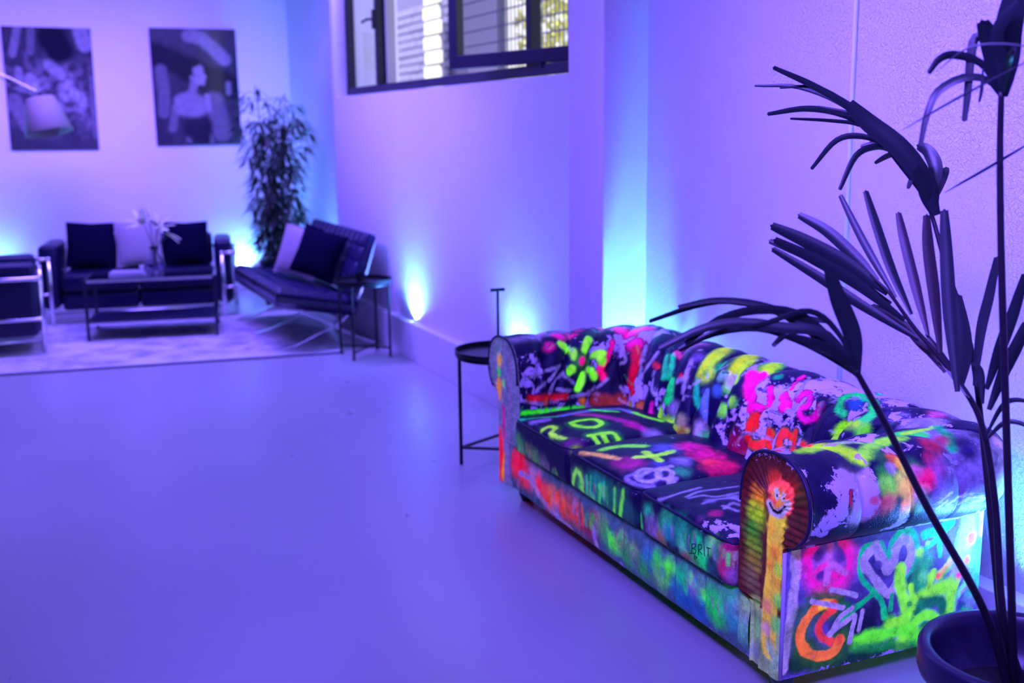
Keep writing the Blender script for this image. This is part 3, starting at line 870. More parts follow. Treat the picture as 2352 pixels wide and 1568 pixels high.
# near arm front ----------------------------------------------------
F1 = ['front_near']
fill('front_near', (70, 20, 40), 0.10)
d = P_('front_near'); zf = d['V'][:, 2:3]
d['col'] = np.where(zf < 0.26, srgb(125, 128, 150) * (0.8 + 0.5 * d['n1'][:, None]), d['col'])
blobs('C', [(260, 60, 150, (70, 8, 32)), (300, 150, 85, (215, 105, 30)), (290, 270, 95, (150, 185, 30)), (260, 400, 85, (35, 105, 40)), (270, 520, 90, (95, 125, 30)), (270, 640, 90, (125, 95, 50)), (250, 760, 90, (110, 75, 95)), (620, 220, 80, (75, 12, 30)), (620, 120, 80, (60, 40, 20)), (560, 60, 70, (120, 20, 30)), (430, 20, 70, (190, 40, 40)), (620, 330, 60, (60, 25, 40))], 0.8, only=F1, wear=0.06)
stroke('C', [(470, 120), (450, 300), (430, 500), (420, 720), (400, 1000), (390, 1300)], (215, 165, 70), 88, 0.12, wob=0.12, only=F1)
blobs('C', [(475, 120, 92, (250, 60, 90)), (470, 60, 60, (255, 50, 100)), (470, 330, 60, (215, 190, 60)), (410, 380, 45, (240, 160, 60)), (430, 560, 62, (240, 120, 55)), (400, 660, 45, (235, 120, 60)), (460, 700, 50, (150, 190, 80)), (430, 800, 60, (215, 150, 70)), (380, 980, 55, (200, 110, 130)), (460, 940, 55, (110, 180, 110)), (440, 1120, 60, (90, 170, 130)), (370, 1150, 50, (170, 110, 200)), (400, 1300, 60, (120, 140, 210)), (450, 1420, 60, (130, 150, 200)), (300, 950, 60, (140, 140, 120)), (300, 1150, 60, (120, 150, 150)), (290, 1330, 60, (120, 110, 210))], 0.7, 0.9, only=F1)
stroke('C', [(395, 80), (470, 40), (545, 75), (560, 150), (540, 230), (480, 270), (420, 250), (392, 180)], (255, 70, 105), 30, 0.5, only=F1)
blobs('C', [(470, 160, 70, (225, 120, 60)), (420, 170, 40, (255, 60, 100)), (520, 130, 36, (255, 60, 110))], 0.7, only=F1)
stroke('C', [(395, 190), (415, 245), (465, 270), (520, 225), (540, 190)], (160, 140, 235), 34, 0.35, only=F1)
stroke('C', [(398, 190), (425, 240), (470, 256), (512, 215)], (12, 8, 40), 13, 0.3, wob=0.1, only=F1)
stroke('C', [(446, 88), (450, 138)], (165, 150, 235), 25, 0.25, wob=0.1, only=F1)
stroke('C', [(496, 116), (507, 160)], (165, 150, 235), 24, 0.25, wob=0.1, only=F1)
blobs('C', [(452, 127, 13, (10, 6, 40)), (501, 148, 12, (10, 6, 40))], 0.3, wob=0.1, only=F1)
d = P_('front_near'); d['wear'] = np.maximum(d['wear'], 0.26 * np.clip((d['V'][:, 2] - 0.60) / 0.1, 0, 1))

# far arm front -----------------------------------------------------
F2 = ['front_far']
fill('front_far', (120, 105, 225), 0.1)
blobs('A', [(150, 330, 70, (110, 112, 200)), (160, 430, 50, (220, 150, 80)), (150, 520, 38, (0, 195, 95)), (190, 600, 30, (110, 190, 110))], 0.6, only=F2)
stroke('A', [(150, 600), (150, 850), (150, 900)], (235, 138, 60), 50, 0.5, only=F2)
stroke('A', [(150, 900), (160, 1100), (165, 1290)], (245, 0, 62), 64, 0.5, only=F2)
stroke('A', [(190, 800), (195, 1000)], (190, 10, 190), 30, 0.6, only=F2)
stroke('A', [(195, 1150), (185, 1330)], (230, 140, 50), 18, 0.6, only=F2)
stroke('A', [(240, 400), (240, 700), (230, 1000), (225, 1330)], (140, 100, 240), 26, 0.5, only=F2)

# rail ---------------------------------------------------------------
R1 = ['rail']
fill('rail', (60, 75, 160), 0.08)
blobs('D', [(270, 180, 108, (240, 0, 100)), (310, 250, 108, (250, 10, 70)), (370, 320, 94, (235, 0, 90)), (430, 330, 108, (150, 110, 250)), (470, 380, 81, (240, 30, 60)), (520, 470, 94, (235, 50, 50)), (570, 480, 81, (235, 110, 60)), (640, 540, 101, (235, 60, 45)), (610, 620, 81, (150, 100, 240)), (720, 590, 101, (200, 60, 60)), (780, 660, 94, (165, 40, 80)), (850, 740, 94, (130, 25, 90)), (880, 640, 68, (150, 60, 90)), (950, 700, 94, (95, 135, 125)), (1000, 800, 81, (60, 170, 100)), (1040, 830, 68, (80, 225, 70)), (1110, 800, 81, (130, 115, 145)), (1130, 930, 94, (40, 140, 100)), (1190, 900, 81, (110, 120, 150)), (1270, 1020, 94, (45, 135, 100)), (1310, 950, 88, (45, 100, 220)), (1370, 980, 81, (50, 185, 90)), (1390, 1110, 94, (95, 150, 140)), (1460, 1010, 61, (80, 240, 60)), (1440, 1100, 54, (90, 200, 90)), (1560, 1110, 101, (0, 175, 140)), (1530, 1220, 108, (20, 90, 215)), (1640, 1160, 74, (125, 85, 230)), (1620, 1290, 94, (20, 70, 210)), (1760, 1260, 108, (20, 180, 110)), (1840, 1350, 115, (0, 195, 80)), (1720, 1390, 108, (30, 75, 210)), (1700, 1150, 68, (80, 120, 170)), (1920, 1270, 115, (60, 150, 160)), (1960, 1400, 115, (40, 110, 200)), (2030, 1370, 94, (140, 115, 210)), (2060, 1290, 81, (120, 150, 150)), (2040, 1500, 94, (90, 140, 190))], 0.8, 0.9, only=R1)
stroke('D', [(880, 710), (890, 800), (940, 900), (1060, 990)], LV, 22, 0.3, only=R1, wear=0.4)
stroke('D', [(320, 290), (400, 340), (470, 470), (600, 620), (850, 830)], LV, 24, 0.4, 0.9, only=R1, wear=0.4)
d = P_('rail'); d['wear'] = np.maximum(d['wear'], np.clip((0.11 - d['V'][:, 2]) / 0.04, 0, 1) * 0.42)

# seat cushions: fronts (D), tops (A / D) ------------------------------
for i in range(3): fill('cush%d' % i, (10, 5, 72), 0.16)
K0, K1, K2 = ['cush0'], ['cush1'], ['cush2']
blobs('D', [(290, 60, 81, (70, 120, 130)), (330, 110, 81, (60, 140, 100)), (390, 150, 74, (130, 120, 120)), (440, 190, 74, (90, 130, 120)), (500, 240, 81, (110, 90, 160)), (560, 300, 74, (140, 120, 140)), (590, 380, 61, (110, 80, 170)), (300, 160, 68, (110, 80, 170)), (420, 280, 68, (90, 60, 150)), (500, 330, 68, (120, 80, 170))], 0.8, 0.85, only=K2)
blobs('D', [(700, 280, 91, (70, 50, 90)), (760, 320, 91, (60, 110, 90)), (900, 400, 130, (15, 120, 150)), (980, 470, 117, (20, 100, 120)), (1080, 520, 117, (15, 95, 95)), (1140, 600, 91, (20, 70, 110)), (900, 540, 91, (30, 40, 120))], 0.8, 0.9, only=K1)
stroke('D', [(750, 265), (725, 340), (730, 430), (770, 455), (795, 390), (785, 310), (750, 265)], (150, 225, 105), 20, 0.8, 0.9, only=K1)
blobs('D', [(745, 440, 36, (235, 160, 120)), (780, 445, 24, (225, 150, 110)), (730, 410, 22, (200, 140, 90))], 0.5, only=K1)
for pl, c, r in (([(830, 320), (830, 490)], (50, 190, 150), 15), ([(860, 320), (855, 470)], (60, 180, 150), 11), ([(930, 390), (930, 540)], (70, 210, 130), 20), ([(1045, 410), (1042, 590)], (125, 235, 90), 14), ([(1110, 430), (1085, 620)], (120, 225, 85), 17), ([(880, 470), (880, 520)], (60, 200, 160), 24), ([(960, 380), (955, 470)], (20, 170, 190), 24)):
    stroke('D', pl, c, r * 1.15, 0.9, 0.85, only=K1)
blobs('D', [(1220, 600, 91, (115, 112, 130)), (1300, 590, 65, (30, 150, 160)), (1340, 730, 98, (120, 80, 220)), (1260, 740, 65, (60, 60, 170)), (1400, 800, 65, (150, 95, 90)), (1440, 690, 91, (40, 150, 150)), (1470, 760, 78, (30, 100, 190)), (1560, 750, 104, (20, 130, 150)), (1570, 860, 72, (70, 170, 190)), (1680, 840, 78, (0, 195, 145)), (1710, 950, 78, (0, 205, 140)), (1650, 960, 78, (60, 130, 120)), (1740, 880, 65, (60, 185, 170)), (1800, 850, 78, (100, 175, 150)), (1850, 920, 72, (30, 90, 130)), (1800, 1030, 78, (25, 60, 120)), (1910, 930, 78, (180, 20, 150)), (1890, 1030, 72, (170, 20, 130)), (1975, 950, 65, (95, 25, 60)), (1960, 1080, 65, (110, 60, 190)), (1600, 950, 65, (130, 40, 90))], 0.75, 0.9, only=K0, wear=0.10)
d = P_('cush0'); fr_ = (d['V'][:, 0] < -0.018); d['wear'] = np.where(fr_, np.maximum(d['wear'], np.clip((0.30 - d['V'][:, 2]) / 0.04, 0, 1) * 0.40), d['wear'])
d = P_('cush1'); fr_ = (d['V'][:, 0] < -0.018); d['wear'] = np.where(fr_, np.maximum(d['wear'], np.clip((0.30 - d['V'][:, 2]) / 0.04, 0, 1) * 0.38), d['wear'])
# near cushion top
for pl in ([(1600, 470), (1700, 430), (1850, 410), (1990, 390)], [(1620, 480), (1720, 460), (1830, 470), (1990, 440)], [(1730, 520), (1830, 490), (1960, 480), (2010, 500)], [(1890, 560), (1950, 520), (2020, 540)], [(1380, 500), (1520, 450), (1700, 400)], [(1880, 540), (1990, 580)]):
    stroke('D', pl, (125, 95, 245), 16, 0.7, 0.8, only=K0)
blobs('D', [(1820, 600, 45, (150, 15, 140)), (1700, 640, 40, (60, 20, 120)), (1950, 470, 50, (110, 85, 235)), (1780, 500, 40, (100, 75, 230))], 0.7, 0.8, only=K0)
stroke('D', [(1780, 680), (1900, 700), (2000, 760)], (20, 8, 75), 75, 0.5, only=K0, wear=0.44)
# middle cushion top
blobs('A', [(1450, 1100, 110, (70, 60, 215)), (1150, 1220, 110, (150, 0, 165)), (1080, 1200, 70, (120, 0, 140)), (1640, 1090, 100, (205, 0, 175)), (1750, 1150, 110, (210, 0, 160)), (1850, 1230, 110, (215, 10, 120)), (1780, 1210, 60, (235, 30, 90)), (1950, 1330, 100, (230, 0, 160)), (1560, 1200, 70, (110, 85, 240)), (1400, 1230, 70, (60, 40, 190)), (1300, 1320, 130, (45, 25, 160)), (1750, 1330, 70, (20, 5, 90)), (1560, 1280, 60, (40, 110, 150))], 0.8, 0.9, only=K1)
stroke('A', [(960, 1110), (1100, 1085), (1270, 1085)], (110, 225, 80), 36, 0.7, only=K1)
stroke('A', [(1210, 1170), (1300, 1165), (1400, 1150), (1490, 1125)], (150, 245, 70), 28, 0.5, only=K1)
stroke('A', [(1280, 1130), (1330, 1160), (1390, 1195)], (150, 245, 70), 28, 0.5, only=K1)
stroke('A', [(780, 1140), (900, 1150), (1070, 1182)], (225, 150, 120), 24, 0.7, only=K1)
stroke('A', [(700, 1180), (900, 1230), (1050, 1300)], (8, 2, 60), 50, 0.7, only=K1, wear=0.0)
for cx_, cy_, rx_, ry_ in ((1300, 1310, 90, 50), (1430, 1300, 60, 38)):
    stroke('A', [(cx_ + rx_ * math.cos(t), cy_ + ry_ * math.sin(t)) for t in np.linspace(0, 2 * math.pi, 12)], (140, 110, 252), 20, 0.5, 0.9, only=K1)
stroke('A', [(1190, 1300), (1130, 1330), (1200, 1380), (1350, 1400), (1470, 1380), (1520, 1330)], (115, 85, 245), 20, 0.5, 0.9, only=K1)
stroke('A', [(1230, 1330), (1280, 1290), (1380, 1260), (1480, 1240)], (130, 100, 250), 22, 0.5, 0.9, only=K1)
blobs('A', [(1480, 1370, 34, (150, 120, 255)), (1290, 1320, 22, (20, 5, 110)), (1440, 1300, 16, (15, 4, 90))], 0.5, only=K1)
# far cushion top
stroke('A', [(280, 890), (430, 870), (610, 858)], (0, 160, 165), 13, 0.5, only=K2)
stroke('A', [(420, 900), (520, 885)], (110, 80, 235), 36, 0.7, only=K2)
stroke('A', [(640, 850), (850, 815), (1080, 800), (1180, 830)], (85, 85, 240), 32, 0.5, only=K2)
stroke('A', [(760, 840), (900, 850), (1100, 890), (1280, 960)], (150, 0, 180), 34, 0.7, 0.9, only=K2)
stroke('A', [(870, 805), (960, 815), (1060, 820)], (60, 225, 110), 22, 0.6, only=K2)
stroke('A', [(1190, 825), (1280, 860), (1400, 890)], (110, 235, 70), 24, 0.6, only=K2)
stroke('A', [(490, 960), (550, 930), (600, 955), (560, 995), (600, 1020), (660, 1030)], (30, 70, 60), 40, 0.7, 0.8, only=K2)
stroke('A', [(490, 960), (545, 935), (590, 950), (550, 985), (590, 1010), (660, 1028)], (160, 225, 80), 20, 0.5, only=K2)
stroke('A', [(710, 905), (800, 885), (890, 880), (950, 915), (880, 945), (760, 935), (710, 910)], (20, 90, 60), 44, 0.7, 0.8, only=K2)
stroke('A', [(710, 905), (800, 885), (890, 880), (945, 912), (880, 942), (760, 932), (710, 908)], (130, 252, 60), 19, 0.4, only=K2)
stroke('A', [(850, 1000), (950, 985), (1040, 985), (1080, 1060)], (20, 100, 60), 44, 0.7, 0.8, only=K2)
for pl in ([(845, 1005), (950, 988), (1040, 988), (1085, 1065)], [(870, 1000), (900, 1040), (930, 1075)], [(955, 995), (970, 1035), (1000, 1068)]):
    stroke('A', pl, (130, 252, 60), 19, 0.4, only=K2)
blobs('A', [(720, 1060, 70, (90, 10, 140)), (1340, 1000, 70, (120, 90, 235)), (1380, 1030, 30, (140, 110, 250)), (750, 1110, 40, (110, 130, 40)), (1180, 920, 50, (160, 0, 160))], 0.8, 0.85, only=K2, wear=0.2)

# inner far arm and back ----------------------------------------------
BA = ['back', 'arm_far', 'arm_near']
for idn in ('back', 'arm_far'):
    d = P_(idn); d['wear'] = np.clip((fbm(d['V'], 6.0, 77) - 0.44) * 2.0 + 0.12, 0.05, 0.55)
stroke('A', [(250, 280), (500, 230), (800, 170), (1100, 120), (1400, 120)], (105, 75, 215), 55, 0.6, 0.9, only=BA, wear=0.3)
blobs('A', [(320, 330, 90, NV), (450, 330, 80, NV), (900, 250, 80, (14, 4, 60)), (950, 600, 90, NV), (1090, 560, 90, (6, 2, 50)), (800, 600, 80, (10, 4, 60)), (1280, 480, 80, (20, 10, 90))], 0.8, 0.9, only=BA, wear=0.05)
blobs('A', [(620, 240, 50, (225, 0, 185)), (710, 240, 45, (215, 0, 180)), (540, 320, 40, (235, 0, 180)), (760, 200, 40, (160, 20, 160)), (1090, 190, 60, (255, 0, 210)), (1180, 210, 75, (255, 0, 210)), (1270, 180, 60, (255, 0, 210)), (1340, 150, 35, (230, 20, 210)), (1200, 290, 60, (255, 0, 205)), (950, 190, 50, (170, 30, 180))], 0.6, only=BA)
stroke('A', [(1205, 330), (1210, 450), (1185, 560), (1180, 670)], (205, 0, 65), 34, 0.7, only=BA)
stroke('A', [(1030, 290), (1010, 350), (985, 420)], (240, 10, 180), 24, 0.4, only=BA)
stroke('A', [(965, 450), (935, 500), (955, 560)], (255, 20, 170), 30, 0.4, only=BA)
# flower
blobs('A', [(800, 440, 90, (18, 60, 50))], 0.5, only=BA)
for pl in ([(630, 300), (680, 340)], [(715, 360), (735, 395)], [(850, 260), (830, 300), (815, 350)], [(880, 385), (950, 375)], [(690, 515), (715, 495)], [(790, 540), (780, 590), (760, 640)], [(850, 500), (885, 555)], [(930, 420), (960, 440)]):
    stroke('A', pl, (140, 255, 60), 30, 0.35, only=BA)
blobs('A', [(798, 425, 62, (35, 100, 60)), (796, 432, 36, (255, 0, 190))], 0.2, wob=0.15, only=BA)
for pl in ([(370, 570), (480, 520), (600, 480)], [(450, 650), (560, 560), (620, 470)], [(540, 690), (590, 580), (650, 520)], [(350, 740), (480, 760), (640, 720), (800, 690), (920, 690)], [(840, 670), (930, 620), (990, 570)], [(650, 540), (740, 610)], [(700, 660), (600, 650)], [(1110, 360), (1130, 430), (1090, 450)], [(1290, 310), (1250, 450), (1230, 600)], [(1380, 360), (1300, 470), (1240, 570)], [(1350, 520), (1330, 650), (1400, 730)]):
    stroke('A', pl, (125, 95, 235), 13, 0.4, 0.9, only=BA, wear=0.2)
stroke('A', [(390, 720), (520, 715), (670, 705)], (180, 10, 50), 26, 0.6, only=BA)
stroke('A', [(880, 730), (1000, 745), (1130, 730)], (150, 40, 40), 46, 0.7, 0.9, only=BA)
blobs('A', [(520, 745, 28, (180, 60, 40)), (800, 740, 28, (200, 90, 40)), (1160, 760, 30, (150, 120, 40))], 0.6, only=BA)
stroke('A', [(310, 835), (420, 825), (560, 812), (800, 790)], (60, 228, 60), 16, 0.6, only=BA)
stroke('A', [(1330, 760), (1320, 830)], (200, 10, 190), 16, 0.5, only=BA)
stroke('A', [(1190, 840), (1350, 880), (1480, 930), (1640, 1000)], (150, 225, 40), 26, 0.6, only=BA)
blobs('A', [(1380, 850, 55, (160, 250, 50)), (1470, 900, 45, (130, 220, 50)), (1550, 900, 50, (140, 120, 160)), (1500, 800, 60, (125, 95, 235)), (1700, 960, 60, (140, 105, 240)), (1740, 1010, 45, (40, 140, 110)), (1560, 990, 60, (110, 10, 50)), (1660, 1040, 60, (110, 0, 75)), (1250, 780, 50, (170, 70, 50))], 0.7, 0.9, only=BA)
for pl, c, r in (([(1440, 400), (1420, 560)], (30, 170, 165), 24), ([(1495, 390), (1480, 480), (1460, 560)], (0, 185, 150), 20), ([(1475, 590), (1450, 740)], (0, 195, 120), 32), ([(1360, 460), (1380, 480)], (200, 20, 70), 24), ([(1550, 550), (1555, 545)], (200, 10, 60), 18), ([(1530, 370), (1560, 400)], (190, 40, 150), 26), ([(1640, 420), (1590, 560), (1570, 720)], (125, 95, 235), 16), ([(1680, 560), (1670, 680), (1690, 780)], (20, 150, 170), 24), ([(1740, 680), (1760, 820)], (70, 80, 225), 50), ([(1620, 630), (1720, 570)], (125, 100, 240), 14), ([(1520, 590), (1560, 570)], (125, 95, 235), 22)):
    stroke('A', pl, c, r, 0.45, only=BA)
blobs('A', [(1600, 350, 60, (100, 40, 160)), (1700, 300, 60, (120, 60, 190)), (1690, 400, 50, (80, 50, 190))], 0.8, only=BA)
# yellow pleats
for pl in ([(1735, 520), (1760, 440), (1840, 360), (1960, 310)], [(1960, 560), (1990, 480), (2070, 400), (2200, 360)]):
    stroke('A', pl, (90, 130, 40), 78, 0.5, only=BA)
    stroke('A', pl, (185, 222, 20), 56, 0.45, only=BA)
    stroke('A', [(x + 20, y + 30) for x, y in pl[:-1]], (150, 240, 60), 22, 0.7, 0.9, only=BA)
blobs('A', [(1990, 310, 40, (165, 100, 40)), (2160, 370, 40, (60, 110, 60)), (1740, 530, 30, (80, 150, 60))], 0.6, only=BA)
stroke('B', [(380, 500), (450, 440), (560, 430), (620, 470)], (60, 160, 60), 78, 0.5, only=BA)
stroke('B', [(370, 500), (450, 450), (540, 440), (610, 490)], (160, 240, 30), 52, 0.5, only=BA)
stroke('B', [(450, 400), (540, 400), (620, 420)], (20, 150, 130), 36, 0.6, only=BA)
blobs('B', [(480, 460, 20, (60, 210, 110)), (460, 550, 30, (0, 165, 170))], 0.6, only=BA)
blobs('A', [(1860, 470, 50, (0, 160, 140)), (1880, 540, 50, (90, 140, 200)), (1920, 650, 50, (85, 185, 70)), (1880, 810, 46, (90, 200, 60)), (1940, 750, 40, (110, 215, 70)), (1830, 660, 50, (40, 60, 190)), (1960, 600, 60, (130, 100, 240))], 0.5, only=BA, wear=0.2)
# pink blots
for pl, r in (([(270, 540), (260, 640), (240, 770)], 58), ([(350, 530), (345, 570)], 34), ([(300, 780), (340, 800)], 30), ([(400, 640), (400, 770)], 24), ([(500, 700), (520, 760)], 44), ([(660, 545), (590, 600), (560, 650)], 14), ([(480, 780), (490, 800)], 24)):
    stroke('B', pl, (255, 5, 200), r, 0.25, only=BA)
stroke('B', [(615, 730), (640, 690), (690, 670), (705, 720), (680, 780), (630, 790), (625, 840), (670, 885), (730, 870), (775, 810), (790, 770)], (225, 5, 205), 24, 0.4, only=BA)
stroke('B', [(860, 730), (880, 705), (905, 725), (895, 745), (865, 745)], (120, 90, 230), 9, 0.4, only=BA)
# red letters
for pl, r in (([(290, 880), (235, 930), (220, 1010), (250, 1070), (320, 1080), (380, 1030), (400, 990)], 32), ([(390, 970), (400, 1040), (400, 1110)], 24), ([(470, 1120), (470, 1040), (510, 975), (550, 1010)], 28), ([(595, 970), (580, 1060), (570, 1120)], 14), ([(650, 1080), (690, 1090), (680, 1120)], 34), ([(740, 1090), (800, 1070)], 18)):
    stroke('B', pl, (70, 90, 30), r * 1.25, 0.5, 0.7, only=BA)
    stroke('B', pl, (232, 22, 48), r, 0.35, only=BA)
stroke('B', [(290, 870), (290, 930)], (225, 25, 50), 45, 0.4, only=BA)
for pl in ([(130, 1080), (200, 990), (330, 1010), (420, 1040)], [(700, 560), (640, 640), (600, 700)], [(360, 880), (400, 930)]):
    stroke('B', pl, (130, 100, 235), 11, 0.4, 0.9, only=BA)
# green figure
stroke('B', [(960, 840), (930, 790), (960, 720), (1030, 690), (1100, 700), (1120, 730)], (0, 190, 120), 28, 0.35, only=BA)
blobs('B', [(1060, 760, 60, (20, 50, 190))], 0.7, only=BA)
stroke('B', [(1190, 740), (1190, 830), (1120, 880), (1030, 920)], (25, 205, 125), 36, 0.35, only=BA)
stroke('B', [(1060, 920), (970, 940), (910, 1000), (890, 1050)], (135, 228, 45), 36, 0.45, only=BA)
stroke('B', [(1130, 950), (1090, 970)], (90, 220, 60), 40, 0.6, only=BA)
stroke('B', [(1230, 690), (1320, 670), (1430, 660)], (0, 180, 170), 18, 0.4, only=BA)
blobs('B', [(830, 770, 70, NV), (1000, 1000, 60, (12, 6, 80)), (760, 980, 110, (12, 6, 66)), (100, 960, 100, (14, 4, 60)), (100, 1060, 90, (110, 0, 80)), (220, 1110, 70, (130, 0, 80)), (1550, 720, 60, (30, 20, 120)), (1680, 840, 55, (170, 60, 190)), (1640, 790, 24, (0, 160, 160)), (1740, 820, 24, (220, 40, 170)), (1600, 870, 60, (130, 95, 240)), (1800, 850, 70, (120, 85, 240))], 0.8, 0.85, only=BA, wear=0.15)
blobs('B', [(1330, 740, 90, (60, 40, 170)), (870, 550, 110, (120, 90, 235)), (1400, 870, 90, (60, 40, 170))], 0.8, 0.8, only=BA, wear=0.48)

# runs of thin paint on the cushion fronts and the rail, scratches on the back
rq = random.Random(3)
PALW = [(20, 130, 150), (60, 190, 110), (30, 60, 190), (120, 80, 220), (20, 90, 110), (120, 190, 100), (10, 20, 110), (90, 60, 130), (140, 110, 200)]
for x0, y0, x1, y1, ids, n_ in ((660, 250, 1140, 450, K1, 26), (1210, 540, 2000, 900, K0, 34), (250, 20, 620, 260, K2, 20)):
    for k in range(n_):
        t = rq.random(); x = x0 + (x1 - x0) * t; y = y0 + (y1 - y0) * t + rq.uniform(10, 60)
        stroke('D', [(x, y), (x + rq.uniform(-8, 8), y + rq.uniform(40, 120))], rq.choice(PALW), rq.uniform(7, 17), 0.7, rq.uniform(0.4, 0.85), only=ids, wear=0.12)
for k in range(46):
    t = rq.random(); x = 300 + 1700 * t; y = 260 + 1080 * t + rq.uniform(-40, 70)
    c = rq.choice([(235, 70, 50), (240, 20, 80), (220, 110, 60), (150, 100, 230)] if t < 0.3 else [(60, 200, 90), (30, 90, 220), (20, 170, 140), (110, 110, 200), (90, 220, 90), (50, 140, 160)])
    stroke('D', [(x, y), (x + rq.uniform(-14, 14), y + rq.uniform(20, 90))], c, rq.uniform(10, 26), 0.8, rq.uniform(0.35, 0.8), only=R1)
for k in range(120):
    z_ = rq.choice('AB')
    x, y = (rq.uniform(280, 2250), rq.uniform(200, 1000)) if z_ == 'A' else (rq.uniform(50, 1700), rq.uniform(400, 1100))
    a = rq.uniform(0, 6.28); l = rq.uniform(15, 90)
    stroke(z_, [(x, y), (x + l * 0.5 * math.cos(a) + rq.uniform(-9, 9), y + l * 0.5 * math.sin(a)), (x + l * math.cos(a), y + l * math.sin(a))], rq.choice([(120, 92, 235), (140, 108, 250), (16, 6, 74), (10, 4, 60), (70, 40, 170), (30, 90, 120)]), rq.uniform(4, 9), 0.4, rq.uniform(0.6, 0.95), only=['back', 'arm_far'])

# near arm -----------------------------------------------------------
AN = ['arm_near', 'back']
d = P_('arm_near'); d['wear'] = np.clip((fbm(d['V'], 6.5, 91) - 0.45) * 2.0 + 0.16, 0.04, 0.6)
blobs('B', [(1750, 1000, 160, (120, 90, 240)), (1850, 1300, 200, (110, 75, 240)), (2000, 1200, 150, (115, 80, 240)), (1950, 1420, 170, (110, 75, 245)), (1750, 1450, 130, (105, 70, 235)), (2180, 1150, 120, (140, 100, 240)), (2200, 1350, 120, (150, 110, 245)), (1500, 920, 80, (125, 95, 245)), (1650, 900, 80, (130, 100, 250))], 0.8, 0.9, only=AN, wear=0.25)
stroke('B', [(650, 1130), (800, 1090), (950, 1110), (1090, 1190)], (150, 240, 30), 52, 0.6, only=AN, wear=0.25)
stroke('B', [(880, 1075), (1000, 1055), (1090, 1060)], (120, 200, 90), 30, 0.6, only=AN, wear=0.45)
stroke('B', [(1140, 1150), (1180, 1090), (1300, 1040), (1400, 1020)], (110, 222, 65), 52, 0.5, only=AN, wear=0.12)
stroke('B', [(1380, 1000), (1480, 985), (1560, 1000)], (40, 200, 120), 46, 0.5, only=AN)
stroke('B', [(1430, 990), (1550, 965), (1650, 945)], (150, 250, 70), 24, 0.6, only=AN)
stroke('B', [(1690, 950), (1770, 1010), (1800, 1100)], (0, 150, 150), 36, 0.6, only=AN)
blobs('B', [(1650, 1080, 80, (170, 10, 85)), (1720, 1040, 50, (140, 30, 120)), (1890, 1060, 80, (14, 6, 100)), (1930, 1130, 60, (20, 10, 130)), (1250, 1160, 70, (20, 60, 60)), (1280, 1300, 60, (20, 95, 60)), (1350, 1180, 55, (190, 60, 60)), (1410, 1230, 50, (225, 150, 70)), (1440, 1270, 36, (245, 225, 120)), (1330, 1260, 40, (130, 100, 240)), (1500, 1240, 60, (30, 70, 90)), (1540, 1300, 60, (150, 60, 180)), (1320, 1400, 75, (115, 222, 100)), (1400, 1340, 50, (190, 220, 120)), (1450, 1410, 80, (242, 175, 115)), (1480, 1480, 60, (250, 150, 110)), (1600, 1360, 62, (255, 0, 140)), (1560, 1420, 50, (255, 20, 150)), (1630, 1300, 40, (230, 20, 130)), (1640, 1180, 60, (150, 20, 110)), (1450, 1560, 55, (255, 120, 110)), (1330, 1510, 60, (190, 90, 110)), (1550, 1530, 60, (90, 160, 190)), (1700, 1250, 70, (130, 50, 200))], 0.7, 0.92, only=AN, wear=0.14)
blobs('C', [(1440, 190, 45, (255, 110, 110)), (1300, 190, 70, (170, 60, 130)), (1200, 240, 50, (130, 50, 160)), (1560, 120, 60, (130, 120, 220))], 0.7, only=AN)
# chipped navy behind the scroll
stroke('B', [(640, 1180), (720, 1230), (800, 1300), (850, 1450), (880, 1560)], NV, 110, 0.5, only=AN, wear=0.10)
stroke('C', [(720, 60), (780, 180), (760, 330)], NV, 70, 0.5, only=AN, wear=0.16)
stroke('C', [(900, 60), (960, 170), (900, 300), (800, 380)], (20, 8, 90), 90, 0.5, only=AN, wear=0.50)
stroke('C', [(1100, 30), (1140, 140), (1080, 260)], (150, 110, 252), 90, 0.5, only=AN, wear=0.5)
stroke('B', [(1010, 1300), (1100, 1380), (1150, 1500)], (150, 110, 250), 80, 0.6, only=AN, wear=0.5)
stroke('B', [(760, 1180), (900, 1210), (1050, 1260)], (10, 5, 80), 50, 0.6, 0.9, only=AN, wear=0.12)
stroke('B', [(1020, 1440), (1018, 1500), (1025, 1545)], (150, 10, 80), 14, 0.4, only=AN)
stroke('C', [(1020, 120), (1022, 200)], (150, 10, 80), 12, 0.4, only=AN)
blobs('B', [(1200, 1500, 36, (150, 30, 120)), (2280, 1100, 50, (0, 195, 220)), (2300, 1200, 50, (20, 190, 230)), (2160, 1060, 50, (190, 120, 240)), (2230, 1330, 60, (90, 170, 240))], 0.7, 0.9, only=AN)  # cyan blobs paint in the uplight's glow at the arm's rear end
for pl in ([(1760, 1540), (1850, 1480), (1950, 1450)], [(1850, 1530), (1930, 1490), (2030, 1470)], [(1700, 1520), (1800, 1440)], [(1950, 1520), (2050, 1490)], [(1690, 1560), (1760, 1510)]):
    stroke('B', pl, (185, 160, 255), 9, 0.6, 0.9, only=AN)

